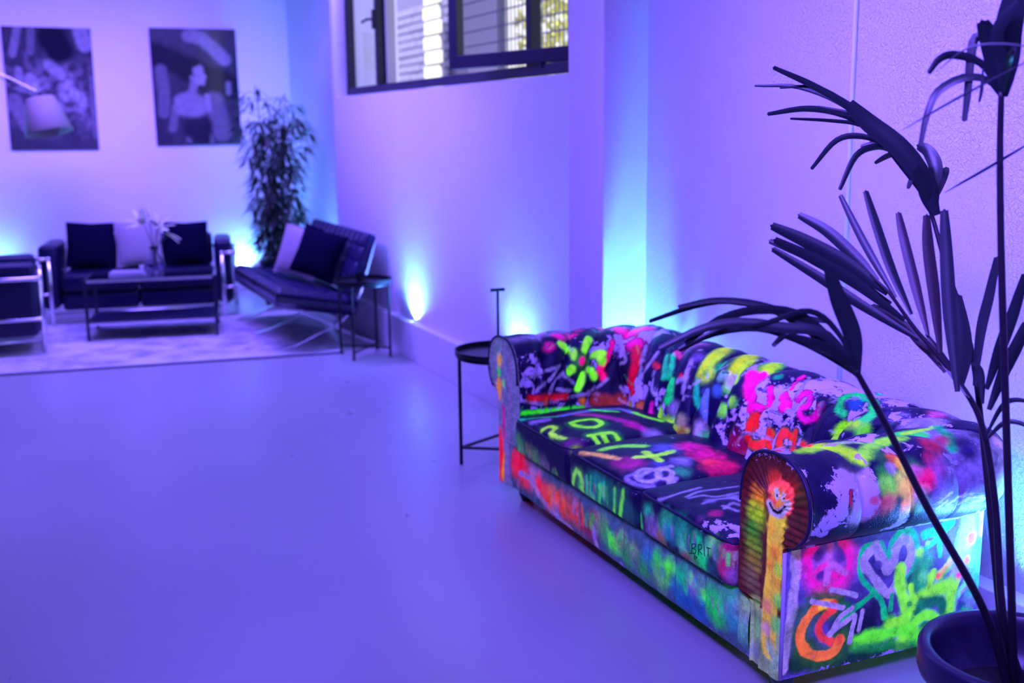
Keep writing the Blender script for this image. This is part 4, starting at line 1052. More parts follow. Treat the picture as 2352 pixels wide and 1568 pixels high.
# ------------------------------------------------------------------ paint -> leather material
def sofa_material():
    M = bpy.data.materials.new('graffiti_leather'); M.use_nodes = True
    nt = M.node_tree; N = nt.nodes; L = nt.links
    b = N['Principled BSDF']
    b.inputs['Roughness'].default_value = 0.46; b.inputs['Specular IOR Level'].default_value = 0.22
    ca = N.new('ShaderNodeAttribute'); ca.attribute_name = 'paint'
    ga = N.new('ShaderNodeAttribute'); ga.attribute_name = 'glow'
    wa = N.new('ShaderNodeAttribute'); wa.attribute_name = 'wear'
    tc = N.new('ShaderNodeTexCoord')
    mp = N.new('ShaderNodeMapping'); mp.inputs['Scale'].default_value = (1, 1, 1)
    L.new(tc.outputs['Object'], mp.inputs['Vector'])
    nz = N.new('ShaderNodeTexNoise'); nz.inputs['Scale'].default_value = 22; nz.inputs['Detail'].default_value = 10; nz.inputs['Roughness'].default_value = 0.72; nz.inputs['Distortion'].default_value = 0.5
    L.new(mp.outputs['Vector'], nz.inputs['Vector'])
    # chip where noise > 1 - wear (noise is centred on 0.5)
    ad = N.new('ShaderNodeMath'); ad.operation = 'ADD'; L.new(nz.outputs['Fac'], ad.inputs[0])
    sc = N.new('ShaderNodeMath'); sc.operation = 'MULTIPLY'; sc.inputs[1].default_value = 0.62; L.new(wa.outputs['Fac'], sc.inputs[0]); L.new(sc.outputs[0], ad.inputs[1])
    mr = N.new('ShaderNodeMapRange'); mr.interpolation_type = 'SMOOTHSTEP'
    mr.inputs['From Min'].default_value = 0.735; mr.inputs['From Max'].default_value = 0.765
    L.new(ad.outputs[0], mr.inputs['Value'])
    mx = N.new('ShaderNodeMix'); mx.data_type = 'RGBA'
    # uneven coat: cloudy density and dark craze lines
    nc = N.new('ShaderNodeTexNoise'); nc.inputs['Scale'].default_value = 34; nc.inputs['Detail'].default_value = 7; nc.inputs['Roughness'].default_value = 0.62
    L.new(mp.outputs['Vector'], nc.inputs['Vector'])
    dn = N.new('ShaderNodeMapRange'); dn.inputs['From Min'].default_value = 0.30; dn.inputs['From Max'].default_value = 0.66; dn.inputs['To Min'].default_value = 0.50; dn.inputs['To Max'].default_value = 1.12
    L.new(nc.outputs['Fac'], dn.inputs['Value'])
    vd = N.new('ShaderNodeTexVoronoi'); vd.feature = 'DISTANCE_TO_EDGE'; vd.inputs['Scale'].default_value = 46
    dst = N.new('ShaderNodeMix'); dst.data_type = 'VECTOR'; dst.inputs['Factor'].default_value = 0.06
    L.new(mp.outputs['Vector'], dst.inputs['A']); L.new(nc.outputs['Color'], dst.inputs['B']); L.new(dst.outputs['Result'], vd.inputs['Vector'])
    ve = N.new('ShaderNodeMapRange'); ve.inputs['From Max'].default_value = 0.035; ve.inputs['To Min'].default_value = 0.55; L.new(vd.outputs['Distance'], ve.inputs['Value'])
    dm = N.new('ShaderNodeMath'); dm.operation = 'MULTIPLY'; L.new(dn.outputs['Result'], dm.inputs[0]); L.new(ve.outputs['Result'], dm.inputs[1])
    def dens(sock):
        q_ = N.new('ShaderNodeMix'); q_.data_type = 'RGBA'; q_.blend_type = 'MULTIPLY'; q_.inputs['Factor'].default_value = 1.0
        L.new(sock, q_.inputs['A']); L.new(dm.outputs[0], q_.inputs['B']); return q_.outputs['Result']
    L.new(mr.outputs['Result'], mx.inputs['Factor']); L.new(dens(ca.outputs['Color']), mx.inputs['A']); mx.inputs['B'].default_value = (0.72, 0.58, 0.80, 1)
    L.new(mx.outputs['Result'], b.inputs['Base Color'])
    mg = N.new('ShaderNodeMix'); mg.data_type = 'RGBA'
    L.new(mr.outputs['Result'], mg.inputs['Factor']); L.new(dens(ga.outputs['Color']), mg.inputs['A']); mg.inputs['B'].default_value = (0, 0, 0, 1)
    L.new(mg.outputs['Result'], b.inputs['Emission Color']); b.inputs['Emission Strength'].default_value = 1.0
    # craquelure and grain
    vo = N.new('ShaderNodeTexVoronoi'); vo.feature = 'DISTANCE_TO_EDGE'; vo.inputs['Scale'].default_value = 85
    L.new(mp.outputs['Vector'], vo.inputs['Vector'])
    vr = N.new('ShaderNodeMapRange'); vr.inputs['From Max'].default_value = 0.06; L.new(vo.outputs['Distance'], vr.inputs['Value'])
    n2 = N.new('ShaderNodeTexNoise'); n2.inputs['Scale'].default_value = 160; n2.inputs['Detail'].default_value = 4; L.new(mp.outputs['Vector'], n2.inputs['Vector'])
    m1 = N.new('ShaderNodeMath'); m1.operation = 'MULTIPLY_ADD'; m1.inputs[1].default_value = 0.35; L.new(vr.outputs['Result'], m1.inputs[0]); L.new(n2.outputs['Fac'], m1.inputs[2])
    m2 = N.new('ShaderNodeMath'); m2.operation = 'MULTIPLY_ADD'; m2.inputs[1].default_value = -0.8; L.new(mr.outputs['Result'], m2.inputs[0]); L.new(m1.outputs[0], m2.inputs[2])
    bp = N.new('ShaderNodeBump'); bp.inputs['Strength'].default_value = 0.45; bp.inputs['Distance'].default_value = 0.0016
    L.new(m2.outputs[0], bp.inputs['Height']); L.new(bp.outputs['Normal'], b.inputs['Normal'])
    return M
MATS['graffiti'] = sofa_material()
LREF = np.array([0.30, 0.17, 1.3])      # light that falls on the sofa; what a pigment cannot reflect of it, it fluoresces
GLOWK = 0.80
def paint_attrs(me, col, wear):
    D = np.clip(col, 0, 1)
    alb = np.clip(D / LREF, 0.002, 0.82)
    glow = np.clip(D - alb * LREF, 0, 1) * GLOWK
    for nm, arr in (('paint', alb), ('glow', glow)):
        a = me.attributes.new(nm, 'FLOAT_COLOR', 'POINT')
        a.data.foreach_set('color', np.column_stack([arr, np.ones(len(arr))]).astype(np.float32).ravel())
    a = me.attributes.new('wear', 'FLOAT', 'POINT'); a.data.foreach_set('value', wear.astype(np.float32))
for d in PARTS:
    o = mesh_np(d['name'], d['V'], d['F'], MATS['graffiti'], sofa)
    if len(o.data.vertices) == len(d['V']):
        paint_attrs(o.data, d['col'], d['wear'])
    d['obj'] = o
P_('arm_near')['obj']['label'] = 'rolled arm with chipped navy, green and peach paint'
P_('front_near')['obj']['label'] = 'pleated arm front with an orange smiling face'

# piping round the cushion tops and the near scroll
pipm = mat('piping_leather', (0.010, 0.006, 0.045), 0.5)
for i in range(3):
    a, b_ = CB[i] + 0.010, CB[i + 1] - 0.010
    V = P_('cush%d' % i)['V']
    def top_at(x, y):
        k = np.argsort((V[:, 0] - x) ** 2 + (V[:, 1] - y) ** 2)[:60]
        return V[k][:, 2].max()
    pts = []
    for x, y in [(0.50, a), (0.30, a), (0.10, a), (0.0, a), (-0.022, a + 0.012), (-0.030, a + 0.05)] + [(-0.032, y_) for y_ in np.linspace(a + 0.1, b_ - 0.1, 8)] + [(-0.030, b_ - 0.05), (-0.022, b_ - 0.012), (0.0, b_), (0.10, b_), (0.30, b_), (0.50, b_)]:
        pts.append((x, y, 0.400 + (0.004 if -0.02 > x else 0)))
    MB().tube(catmull(pts, 90), 0.0045, 6).build('piping', pipm, P_('cush%d' % i)['obj'], smooth=True)
edge_pts = G2[2, :, :]
for far, oid in ((False, 'front_near'), (True, 'front_far')):
    e = G[0 if not far else NPATH - 1][::3].copy(); e[:, 0] = -0.010
    MB().tube(e[4:-14], 0.0055, 8).build('piping', pipm, P_(oid)['obj'], smooth=True)
MB().tube([(-0.006, -0.001, 0.078), (-0.006, -0.002, 0.25), (-0.006, -0.001, 0.452)], 0.006, 10).build('welt', mat('welt_leather', (0.50, 0.42, 0.58), 0.5), sofa, smooth=True)
# buttons
bm_ = MB().ball((0, 0, 0), 0.0115, (1, 1, 0.55), 12)
bo_ = None
for (sk, row) in BUT:
    i = int(np.argmin(np.abs(S - sk))); j = int(row * (NQ - 1))
    p = G2[i, j]; nn = Nn[i, j]
    cp = mat('button_orange', (0.55, 0.22, 0.16), 0.5) if i < iA and row == ROW1 else mat('button_dark', (0.10, 0.05, 0.16), 0.5)
    bo_ = bm_.build('button', cp, sofa, smooth=True)
    bo_.location = tuple(p + nn * 0.003)
    bo_.rotation_euler = Vector(nn).to_track_quat('Z', 'Y').to_euler()
# feet
fprof = [(0.0, 0.0), (0.020, 0.0), (0.026, 0.008), (0.034, 0.030), (0.036, 0.048), (0.028, 0.062), (0.030, 0.078), (0.0, 0.078)]
for x, y, mt in ((0.06, 0.075, 'foot_green'), (0.075, SL - 0.10, 'foot_dark'), (SD - 0.06, 0.075, 'foot_dark'), (SD - 0.06, SL - 0.08, 'foot_dark')):
    mat('foot_green', (0.05, 0.16, 0.10), 0.4); mat('foot_dark', (0.012, 0.010, 0.03), 0.35)
    MB().lathe(fprof, (x, y, 0), 24, cap=False).build('foot', MATS[mt], sofa, smooth=True)
# pen scribble on the near cushion front
ink = MB()
for pl in ([(1640, 905), (1642, 830)], [(1640, 832), (1668, 835), (1662, 860), (1642, 866), (1672, 880), (1665, 905), (1640, 905)], [(1690, 920), (1690, 838)], [(1690, 838), (1715, 842), (1712, 872), (1690, 876), (1720, 915)], [(1735, 925), (1735, 850)], [(1750, 860), (1785, 870)], [(1766, 865), (1764, 930)], [(1660, 915), (1662, 950), (1680, 935), (1660, 930)], [(1618, 905), (1634, 905)]):
    P = [(1100 + x / 3.35, 1000 + y / 3.35) for x, y in pl]
    Q = [hit(*p) for p in catmull(P, 14)]
    Q = [h[0] + np.array([-0.0006, 0, 0]) for h in Q if h and h[1] == 'cush0']
    if len(Q) > 2: ink.tube(np.array(Q), 0.0013, 5)
if ink.v: ink.build('pen_scribble', mat('ink', (0.005, 0.005, 0.02), 0.6), P_('cush0')['obj'])
# ================================================================== FURNITURE
def pillow(name, size, mt, label, loc, rot, thick=0.15, group=None, puff=0.6):
    n = 22
    a = np.linspace(-1, 1, n)
    X, Y = np.meshgrid(a, a, indexing='ij')
    prof = ((1 - np.abs(X) ** 2.6) * (1 - np.abs(Y) ** 2.6)).clip(0) ** puff
    pin = 1 - 0.07 * (1 - np.abs(X * Y)) * np.maximum(np.abs(X), np.abs(Y)) ** 4
    XX, YY = X * pin * size / 2, Y * pin * size / 2
    top = np.stack([XX, YY, thick / 2 * prof + 0.002], 2).reshape(-1, 3)
    bot = np.stack([XX, YY, -thick / 2 * prof - 0.002], 2).reshape(-1, 3)
    wr = (fbm(top * 1.0 + hash(label) % 50, 9, 3) - 0.5) * 0.012
    top[:, 2] += wr * prof.ravel()
    F = grid_faces(n, n)
    V = np.vstack([top, bot]); FF = np.vstack([F, F[:, ::-1] + n * n])
    side = []
    m_ = n * n
    for i in range(n - 1):
        side += [(i, i + 1, m_ + i + 1, m_ + i), ((i + 1) * n, i * n, m_ + i * n, m_ + (i + 1) * n), (i * n + n - 1, (i + 1) * n + n - 1, m_ + (i + 1) * n + n - 1, m_ + i * n + n - 1), ((n - 1) * n + i + 1, (n - 1) * n + i, m_ + (n - 1) * n + i, m_ + (n - 1) * n + i + 1)]
    o = mesh_np(name, V, np.vstack([FF, np.array(side)]), mt)
    o.location = loc
    if hasattr(rot, 'to_euler'): o.rotation_euler = rot.to_euler()
    else: o.rotation_euler = rot
    return tag(o, label, 'pillow', group)
def frame_rot(face, up):
    """matrix whose local z looks along face and whose local y runs along up"""
    z = Vector(face).normalized(); y = Vector(up); y = (y - z * y.dot(z)).normalized(); x = y.cross(z)
    return Matrix((x, y, z)).transposed()

def cushion_block(mb, lo, hi, r=0.035):
    mb.box(lo, hi, bev=r, seg=4); return mb

# ------------------------------------------------------------------ chrome tube sofa and armchair
def tube_seat(name, W, n, loc, rz, label, cat):
    """front faces local -y, origin on the floor below the middle of the front legs"""
    root = empty(name, loc, rz, label, cat)
    D = 0.68; h = 0.556; r = 0.0155; w2 = W / 2
    ch = MATS['chrome']; le = MATS['navy_leather']
    for sx in (-1, 1):
        x = sx * w2; xo = x + sx * 0.105
        MB().tube([(x, 0, 0), (x, 0, h)], r * 1.1, 12).build('front_leg', ch, root, smooth=True)
        MB().tube([(xo, D, 0), (xo, D, h)], r * 1.1, 12).build('rear_leg', ch, root, smooth=True)
        MB().tube([(x, 0, h), (xo, 0, h), (xo, 0.004, h), (xo, D, h)], r * 1.05, 12).build('arm_tube', ch, root, smooth=True)
        MB().tube([(x, 0, 0.262), (xo, 0, 0.262), (xo, 0.004, 0.262), (xo, D, 0.262)], r * 0.8, 12).build('side_tube', ch, root, smooth=True)
        MB().ball((x, 0, h), r * 1.35).build('frame_joint', ch, root, smooth=True)
        MB().ball((xo, 0, h), r * 1.25).build('frame_joint', ch, root, smooth=True)
        a, b_ = (x + sx * 0.085, x - sx * 0.065)
        MB().box((min(a, b_), 0.02, 0.13), (max(a, b_), D - 0.02, 0.665), 0.042, seg=4).build('arm_cushion', le, root, smooth=True)
    MB().tube([(-w2 - 0.105, D, h), (w2 + 0.105, D, h)], r * 1.15, 12).build('back_tube', ch, root, smooth=True)
    MB().tube([(-w2, 0, 0.095), (w2, 0, 0.095)], r * 0.9, 12).build('front_tube', ch, root, smooth=True)
    MB().tube([(-w2 - 0.105, D, 0.095), (w2 + 0.105, D, 0.095)], r * 0.9, 12).build('rear_tube', ch, root, smooth=True)
    for sx in (-1, 1):
        MB().tube([(sx * w2, 0, 0.095), (sx * (w2 + 0.105), D, 0.095)], r * 0.8, 12).build('side_rail', ch, root, smooth=True)
    iw = W - 0.15
    for k in range(n):
        x0 = -iw / 2 + k * iw / n + 0.004; x1 = -iw / 2 + (k + 1) * iw / n - 0.004
        MB().box((x0, 0.02, 0.115), (x1, D - 0.16, 0.265), 0.035, seg=4).build('base_cushion', le, root, smooth=True)
        MB().box((x0, -0.005, 0.268), (x1, D - 0.15, 0.425), 0.045, seg=4).build('seat_cushion', le, root, smooth=True)
        Rm = np.array([[1, 0, 0], [0, math.cos(-0.14), -math.sin(-0.14)], [0, math.sin(-0.14), math.cos(-0.14)]])
        hh = np.array([x1 - x0, 0.14, 0.30]) / 2
        mb = MB().box(-hh, hh, 0.05, rot=Rm, seg=4)
        o = mb.build('back_cushion', le, root, smooth=True); o.location = ((x0 + x1) / 2, D - 0.10, 0.545)
    return root
SFA = math.radians(-9.9)
SFL = onz(124, 748, 0.012); SFR = onz(518, 728, 0.012)
smid = (SFL + SFR) / 2
lcs = tube_seat('tube_frame_sofa', float(np.linalg.norm(SFR - SFL)), 2, (smid[0], smid[1], 0.0125), SFA, 'black leather two-seat sofa with chrome tube frame under the photographs', 'sofa')
AAN = math.radians(90 - 2.0)
tube_seat('tube_frame_armchair', 0.60, 1, (0.172, 9.04, 0.0125), AAN, 'black leather chrome tube armchair cut by the left edge', 'armchair')
def lw(p, o=smid, a=SFA):
    return (o[0] + p[0] * math.cos(a) - p[1] * math.sin(a), o[1] + p[0] * math.sin(a) + p[1] * math.cos(a), p[2])
def sdir(x, y, z, a=SFA):
    return (x * math.cos(a) - y * math.sin(a), x * math.sin(a) + y * math.cos(a), z)
for (x, y, z, sz, mt, tl, lab) in ((-0.395, 0.36, 0.640, 0.40, 'dark_cloth', 0.04, 'black square pillow at the left end of the chrome tube sofa'),
                                   (0.003, 0.335, 0.635, 0.39, 'light_cloth', -0.02, 'pale square pillow in the middle of the chrome tube sofa'),
                                   (0.395, 0.375, 0.630, 0.38, 'dark_cloth', 0.0, 'black pillow at the right end of the chrome tube sofa')):
    pillow('pillow', sz, MATS[mt], lab, lw((x, y, z)), frame_rot(sdir(0.05, -1, 0.30), sdir(tl, 0.2, 1)), 0.13, 'pillows on the chrome tube sofa')

# ------------------------------------------------------------------ rug
RA = math.radians(-7.8)
rc = np.array([-0.142, 8.042]); rdir = np.array([math.cos(RA), math.sin(RA)]); rn = np.array([-math.sin(RA), math.cos(RA)])
RX0, RX1, RYD = -1.4, 2.30, 2.0
Mr = bpy.data.materials.new('rug_pile'); Mr.use_nodes = True
nt = Mr.node_tree; N = nt.nodes; L = nt.links
b = N['Principled BSDF']; b.inputs['Roughness'].default_value = 0.95; b.inputs['Specular IOR Level'].default_value = 0.1
tc = N.new('ShaderNodeTexCoord'); n1 = N.new('ShaderNodeTexNoise'); n1.inputs['Scale'].default_value = 3.5; n1.inputs['Detail'].default_value = 9; n1.inputs['Roughness'].default_value = 0.7; n1.inputs['Distortion'].default_value = 1.0
wv = N.new('ShaderNodeTexVoronoi'); wv.inputs['Scale'].default_value = 5
L.new(tc.outputs['Object'], n1.inputs['Vector']); L.new(tc.outputs['Object'], wv.inputs['Vector'])
ad = N.new('ShaderNodeMath'); ad.operation = 'MULTIPLY_ADD'; ad.inputs[1].default_value = 0.25; L.new(wv.outputs['Distance'], ad.inputs[0]); L.new(n1.outputs['Fac'], ad.inputs[2])
cr = N.new('ShaderNodeValToRGB')
cr.color_ramp.elements[0].position = 0.40; cr.color_ramp.elements[0].color = (0.30, 0.28, 0.42, 1)
cr.color_ramp.elements[1].position = 0.72; cr.color_ramp.elements[1].color = (0.78, 0.74, 0.74, 1)
L.new(ad.outputs[0], cr.inputs['Fac']); L.new(cr.outputs['Color'], b.inputs['Base Color'])
rroot = empty('rug', (rc[0], rc[1], 0), RA, 'faded patterned pale rug under the lounge seats', 'rug')
MB().box((RX0, 0.03, 0.0), (RX1, RYD, 0.012), 0.004).build('pile', Mr, rroot)
MB().box((RX0, 0.0, 0.0), (RX1, 0.03, 0.011), 0.003).build('border', mat('rug_border', (0.13, 0.12, 0.20), 0.95), rroot)

# ------------------------------------------------------------------ coffee table
CT0 = np.array([0.487, 9.03]); CTA = math.radians(-10.8); CW, CDp, CH = 0.955, 0.56, 0.475
ct = empty('coffee_table', (CT0[0], CT0[1], 0.0125), CTA, 'dark metal coffee table with glass top and lower shelf', 'table')
bmt = mat('gunmetal', (0.05, 0.05, 0.10), 0.25, metal=0.8)
for x in (0, CW):
    for y in (0, CDp):
        MB().box((x - 0.0125, y - 0.0125, 0), (x + 0.0125, y + 0.0125, CH), 0.003).build('leg', bmt, ct)
for z, nm in ((CH - 0.012, 'top_rail'), (0.13, 'shelf_rail')):
    for (a, b_) in (((0, 0), (CW, 0)), ((0, CDp), (CW, CDp)), ((0, 0), (0, CDp)), ((CW, 0), (CW, CDp))):
        MB().bar((a[0], a[1], z), (b_[0], b_[1], z), 0.022, 0.022, 0.003).build(nm, MATS['chrome'], ct)
Mtg = Mg.copy(); Mtg.name = 'table_glass'
for q_ in Mtg.node_tree.nodes:
    if q_.type == 'BSDF_TRANSPARENT': q_.inputs['Color'].default_value = (0.55, 0.58, 0.75, 1)
MB().box((0.012, 0.012, CH - 0.006), (CW - 0.012, CDp - 0.012, CH + 0.002)).build('glass_top', Mtg, ct)
MB().box((0.012, 0.012, 0.136), (CW - 0.012, CDp - 0.012, 0.144)).build('shelf', mat('shelf_grey', (0.03, 0.03, 0.08), 0.3), ct)
def ctw(x, y, z): return (CT0[0] + x * math.cos(CTA) - y * math.sin(CTA), CT0[1] + x * math.sin(CTA) + y * math.cos(CTA), 0.012 + z)
paper = mat('paper', (0.62, 0.58, 0.66), 0.7); cover = mat('cover', (0.55, 0.48, 0.66), 0.4)
for k, (w_, d_, h_, a_, lab) in enumerate(((0.27, 0.21, 0.016, 0.04, 'pale magazine at the bottom of the small stack'), (0.25, 0.20, 0.014, -0.05, 'pale magazine on top of the small stack'))):
    mg_ = empty('magazine', ctw(0.30, 0.20, CH + 0.002 + k * 0.0165), CTA + a_, lab, 'magazine', 'magazines on the coffee table')
    MB().box((-w_ / 2, -d_ / 2, 0.0015), (w_ / 2, d_ / 2, h_ - 0.0015)).build('pages', paper, mg_)
    MB().box((-w_ / 2 - 0.002, -d_ / 2 - 0.002, 0), (w_ / 2 + 0.002, d_ / 2 + 0.002, 0.0015)).box((-w_ / 2 - 0.002, -d_ / 2 - 0.002, h_ - 0.0015), (w_ / 2 + 0.002, d_ / 2 + 0.002, h_)).build('cover', cover, mg_)
# vase with lilies
vp = ctw(0.505, 0.22, CH + 0.002)
vs = empty('glass_vase', vp, 0, 'round clear glass vase of lilies on the coffee table', 'vase')
Mv = mat('vase_glass', (0.85, 0.82, 0.95), 0.02, trans=1.0, ior=1.3)
MB().lathe([(0.0, 0.0), (0.045, 0.0), (0.048, 0.006), (0.03, 0.014), (0.06, 0.03), (0.082, 0.065), (0.078, 0.10), (0.05, 0.135), (0.030, 0.16), (0.028, 0.19), (0.038, 0.215), (0.034, 0.215), (0.024, 0.19), (0.026, 0.16), (0.046, 0.133), (0.073, 0.10), (0.077, 0.066), (0.056, 0.035), (0.0, 0.028)], n=36, cap=False).build('bowl', Mv, vs, smooth=True)
MB().lathe([(0.0, 0.031), (0.054, 0.037), (0.074, 0.066), (0.072, 0.085), (0.0, 0.085)], n=30, cap=False).build('water', mat('water', (0.6, 0.55, 0.9), 0.02, trans=1.0, ior=1.33), vs, smooth=True)
petal_m = mat('lily_petal', (0.80, 0.82, 0.66), 0.6, var=0.1); stem_m = mat('lily_stem', (0.05, 0.10, 0.05), 0.6)
def petal(mb, base, d, Ln, wd, curl):
    d = np.array(d, float); d /= np.linalg.norm(d)
    up = np.array([0, 0, 1.0]); sx = np.cross(d, up); sx = sx / max(1e-6, np.linalg.norm(sx)); nn = np.cross(sx, d)
    V = []; k = 7
    for i in range(k):
        t = i / (k - 1); w_ = wd * math.sin(math.pi * min(1, 0.12 + 0.88 * t)) ** 0.8 + 0.001
        c = np.array(base) + d * Ln * t - nn * curl * Ln * t * t
        V += [c - sx * w_, c + nn * 0.006, c + sx * w_]
    F = []
    for i in range(k - 1):
        a = i * 3
        F += [(a, a + 1, a + 4, a + 3), (a + 1, a + 2, a + 5, a + 4)]
    mb.add(V, F)
for k, (tip, face, lab) in enumerate((((-0.07, 0.0, 0.40), (-0.7, -0.3, 0.6), 'open pale lily leaning left in the vase'), ((0.045, -0.02, 0.36), (0.25, -0.6, 0.7), 'open pale lily at the right of the vase'), ((-0.02, 0.02, 0.47), (-0.1, 0.1, 1), 'closed lily bud rising above the vase'), ((0.13, -0.03, 0.30), (0.8, -0.3, -0.35), 'drooping lily leaf at the right of the vase'))):
    lr = empty('lily', vp, 0, lab, 'flower', 'lilies in the vase')
    MB().tube(catmull([(0.01 * (k - 1), 0.0, 0.045), (tip[0] * 0.1, tip[1] * 0.1, 0.20), (tip[0] * 0.7, tip[1] * 0.7, 0.20 + (tip[2] - 0.20) * 0.8), tip], 14), 0.0035, 6).build('stem', stem_m, lr, smooth=True)
    f = np.array(face, float); f /= np.linalg.norm(f)
    ax = np.cross(f, [0.3, 0.9, 0.2]); ax /= np.linalg.norm(ax); ay = np.cross(f, ax)
    if k < 2:
        for j in range(6):
            a = j * math.pi / 3 + 0.3
            pm_ = MB(); petal(pm_, tip, f * 0.75 + 0.75 * (math.cos(a) * ax + math.sin(a) * ay), 0.135, 0.032, 0.15)
            pm_.build('petal', petal_m, lr, smooth=True)
    elif k == 2:
        MB().tube([tip, np.array(tip) + f * 0.03, np.array(tip) + f * 0.085], [0.006, 0.013, 0.003], 8).build('bud', petal_m, lr, smooth=True)
        MB().tube([(0.03, 0.0, 0.22), (0.045, 0, 0.40), (0.05, 0, 0.47)], [0.003, 0.003, 0.008], 8).build('bud', petal_m, lr, smooth=True)
    else:
        for j in range(2):
            pm_ = MB(); petal(pm_, np.array(tip) - f * 0.04, f + np.array([0, 0.1 * j, 0.25 * j]), 0.12, 0.020, 0.3); pm_.build('leaf', petal_m, lr, smooth=True)

# ------------------------------------------------------------------ Barcelona-style loveseat
bx = empty('crossed_leg_loveseat', (1.70, 8.70, 0.0125), 0, 'buttoned black leather loveseat on crossed chrome legs by the window wall', 'loveseat')
le = MATS['black_leather']; ch = MATS['chrome']
YS = (-0.745, 0.02, 0.76)
for y in YS:
    c1 = catmull([(0.0, y, 0.0), (0.03, y, 0.006), (0.16, y, 0.04), (0.34, y, 0.115), (0.50, y, 0.195), (0.62, y, 0.345), (0.70, y, 0.56), (0.77, y, 0.78)], 44)
    c2 = catmull([(0.05, y, 0.305), (0.20, y, 0.262), (0.38, y, 0.175), (0.55, y, 0.08), (0.68, y, 0.018), (0.735, y, 0.004)], 36)
    for c in (c1, c2):
        mb = MB(); V = []
        T = np.gradient(c, axis=0); T /= np.linalg.norm(T, axis=1, keepdims=True)
        for p, t in zip(c, T):
            nn = np.array([-t[2], 0, t[0]])
            for sy, sn in ((-1, -1), (1, -1), (1, 1), (-1, 1)):
                V.append(p + np.array([0, sy * 0.018, 0]) + nn * sn * 0.006 + np.array([0, 0, 0.007]))
        F = []
        for i in range(len(c) - 1):
            for j in range(4):
                F.append((i * 4 + j, i * 4 + (j + 1) % 4, (i + 1) * 4 + (j + 1) % 4, (i + 1) * 4 + j))
        F += [(3, 2, 1, 0), tuple(len(V) - 4 + j for j in range(4))]
        mb.add(V, F).build('leg_blade', ch, bx, smooth='auto')
for x, z in ((0.10, 0.292), (0.50, 0.190), (0.70, 0.60)):
    MB().box((x - 0.012, YS[0], z - 0.008), (x + 0.012, YS[2], z + 0.006), 0.002).build('cross_bar', ch, bx)
def tufted(name, P00, du, dv, nrm, thick, nu, nv):
    """slab cushion spanned by du (length) and dv (width), quilted in nu x nv squares"""
    P00, du, dv, nrm = [np.array(v, float) for v in (P00, du, dv, nrm)]
    nrm /= np.linalg.norm(nrm)
    n, m_ = nu * 12 + 1, nv * 12 + 1
    a = np.linspace(0, 1, n)[:, None]; c = np.linspace(0, 1, m_)[None, :]
    fu = np.abs(((a * nu) % 1.0) - 0.5) * 2; fv = np.abs(((c * nv) % 1.0) - 0.5) * 2
    pu = (1 - fu ** 4) * (1 - fv ** 4)
    e = np.minimum(np.minimum(a, 1 - a) * np.linalg.norm(du), np.minimum(c, 1 - c) * np.linalg.norm(dv))
    rnd = np.clip(e / 0.03, 0, 1); rnd = np.sqrt(1 - (1 - rnd) ** 2)
    top = thick * (0.45 + 0.55 * rnd) * 0.5 + 0.016 * (pu - 0.6) * rnd
    T = P00 + du * a[..., None] + dv * c[..., None] + nrm * top[..., None]
    Bm = P00 + du * a[..., None] + dv * c[..., None] - nrm * (thick * 0.5 * (0.45 + 0.55 * rnd))[..., None]
    F = grid_faces(n, m_); k = n * m_
    V = np.vstack([T.reshape(-1, 3), Bm.reshape(-1, 3)])
    sd = []
    for i in range(n - 1):
        for j0 in (0, m_ - 1):
            q0, q1 = i * m_ + j0, (i + 1) * m_ + j0
            sd.append((q0, q1, k + q1, k + q0) if j0 == 0 else (q1, q0, k + q0, k + q1))
    for j in range(m_ - 1):
        for i0 in (0, n - 1):
            q0, q1 = i0 * m_ + j, i0 * m_ + j + 1
            sd.append((q1, q0, k + q0, k + q1) if i0 == 0 else (q0, q1, k + q1, k + q0))
    return mesh_np(name, V, np.vstack([F[:, ::-1], F + k, np.array(sd)]), le, bx)
for y0, y1 in ((-0.80, -0.01), (0.0, 0.79)):
    tufted('seat_cushion', (0.0, y0, 0.405), (0.60, 0, -0.115), (0, y1 - y0, 0), (0.19, 0, 1), 0.15, 5, 6)
    tufted('back_cushion', (0.555, y0, 0.395), (0.18, 0, 0.425), (0, y1 - y0, 0), (-0.91, 0, 0.416), 0.085, 4, 6)
for y in (-0.6, -0.2, 0.2, 0.6):
    MB().bar((0.06, y, 0.308), (0.56, y, 0.213), 0.04, 0.005).build('strap', le, bx)
bf = (-0.75, -0.45, 0.35)
pillow('pillow', 0.40, MATS['dark_cloth'], 'black pillow at the far side of the crossed-leg loveseat', (2.12, 8.86, 0.645), frame_rot((-0.85, -0.35, 0.4), (0.35, 0.1, 1)), 0.13, 'pillows on the crossed-leg loveseat')
pillow('pillow', 0.40, MATS['light_cloth'], 'pale pillow between two black ones on the crossed-leg loveseat', (2.06, 8.62, 0.660), frame_rot((-0.74, -0.62, 0.35), (0.36, 0.1, 1)), 0.12, 'pillows on the crossed-leg loveseat')
pillow('pillow', 0.38, MATS['dark_cloth'], 'black pillow nearest the camera on the crossed-leg loveseat', (2.13, 8.32, 0.668), frame_rot((-0.62, -0.75, 0.3), (0.42, 0.0, 1)), 0.13, 'pillows on the crossed-leg loveseat')

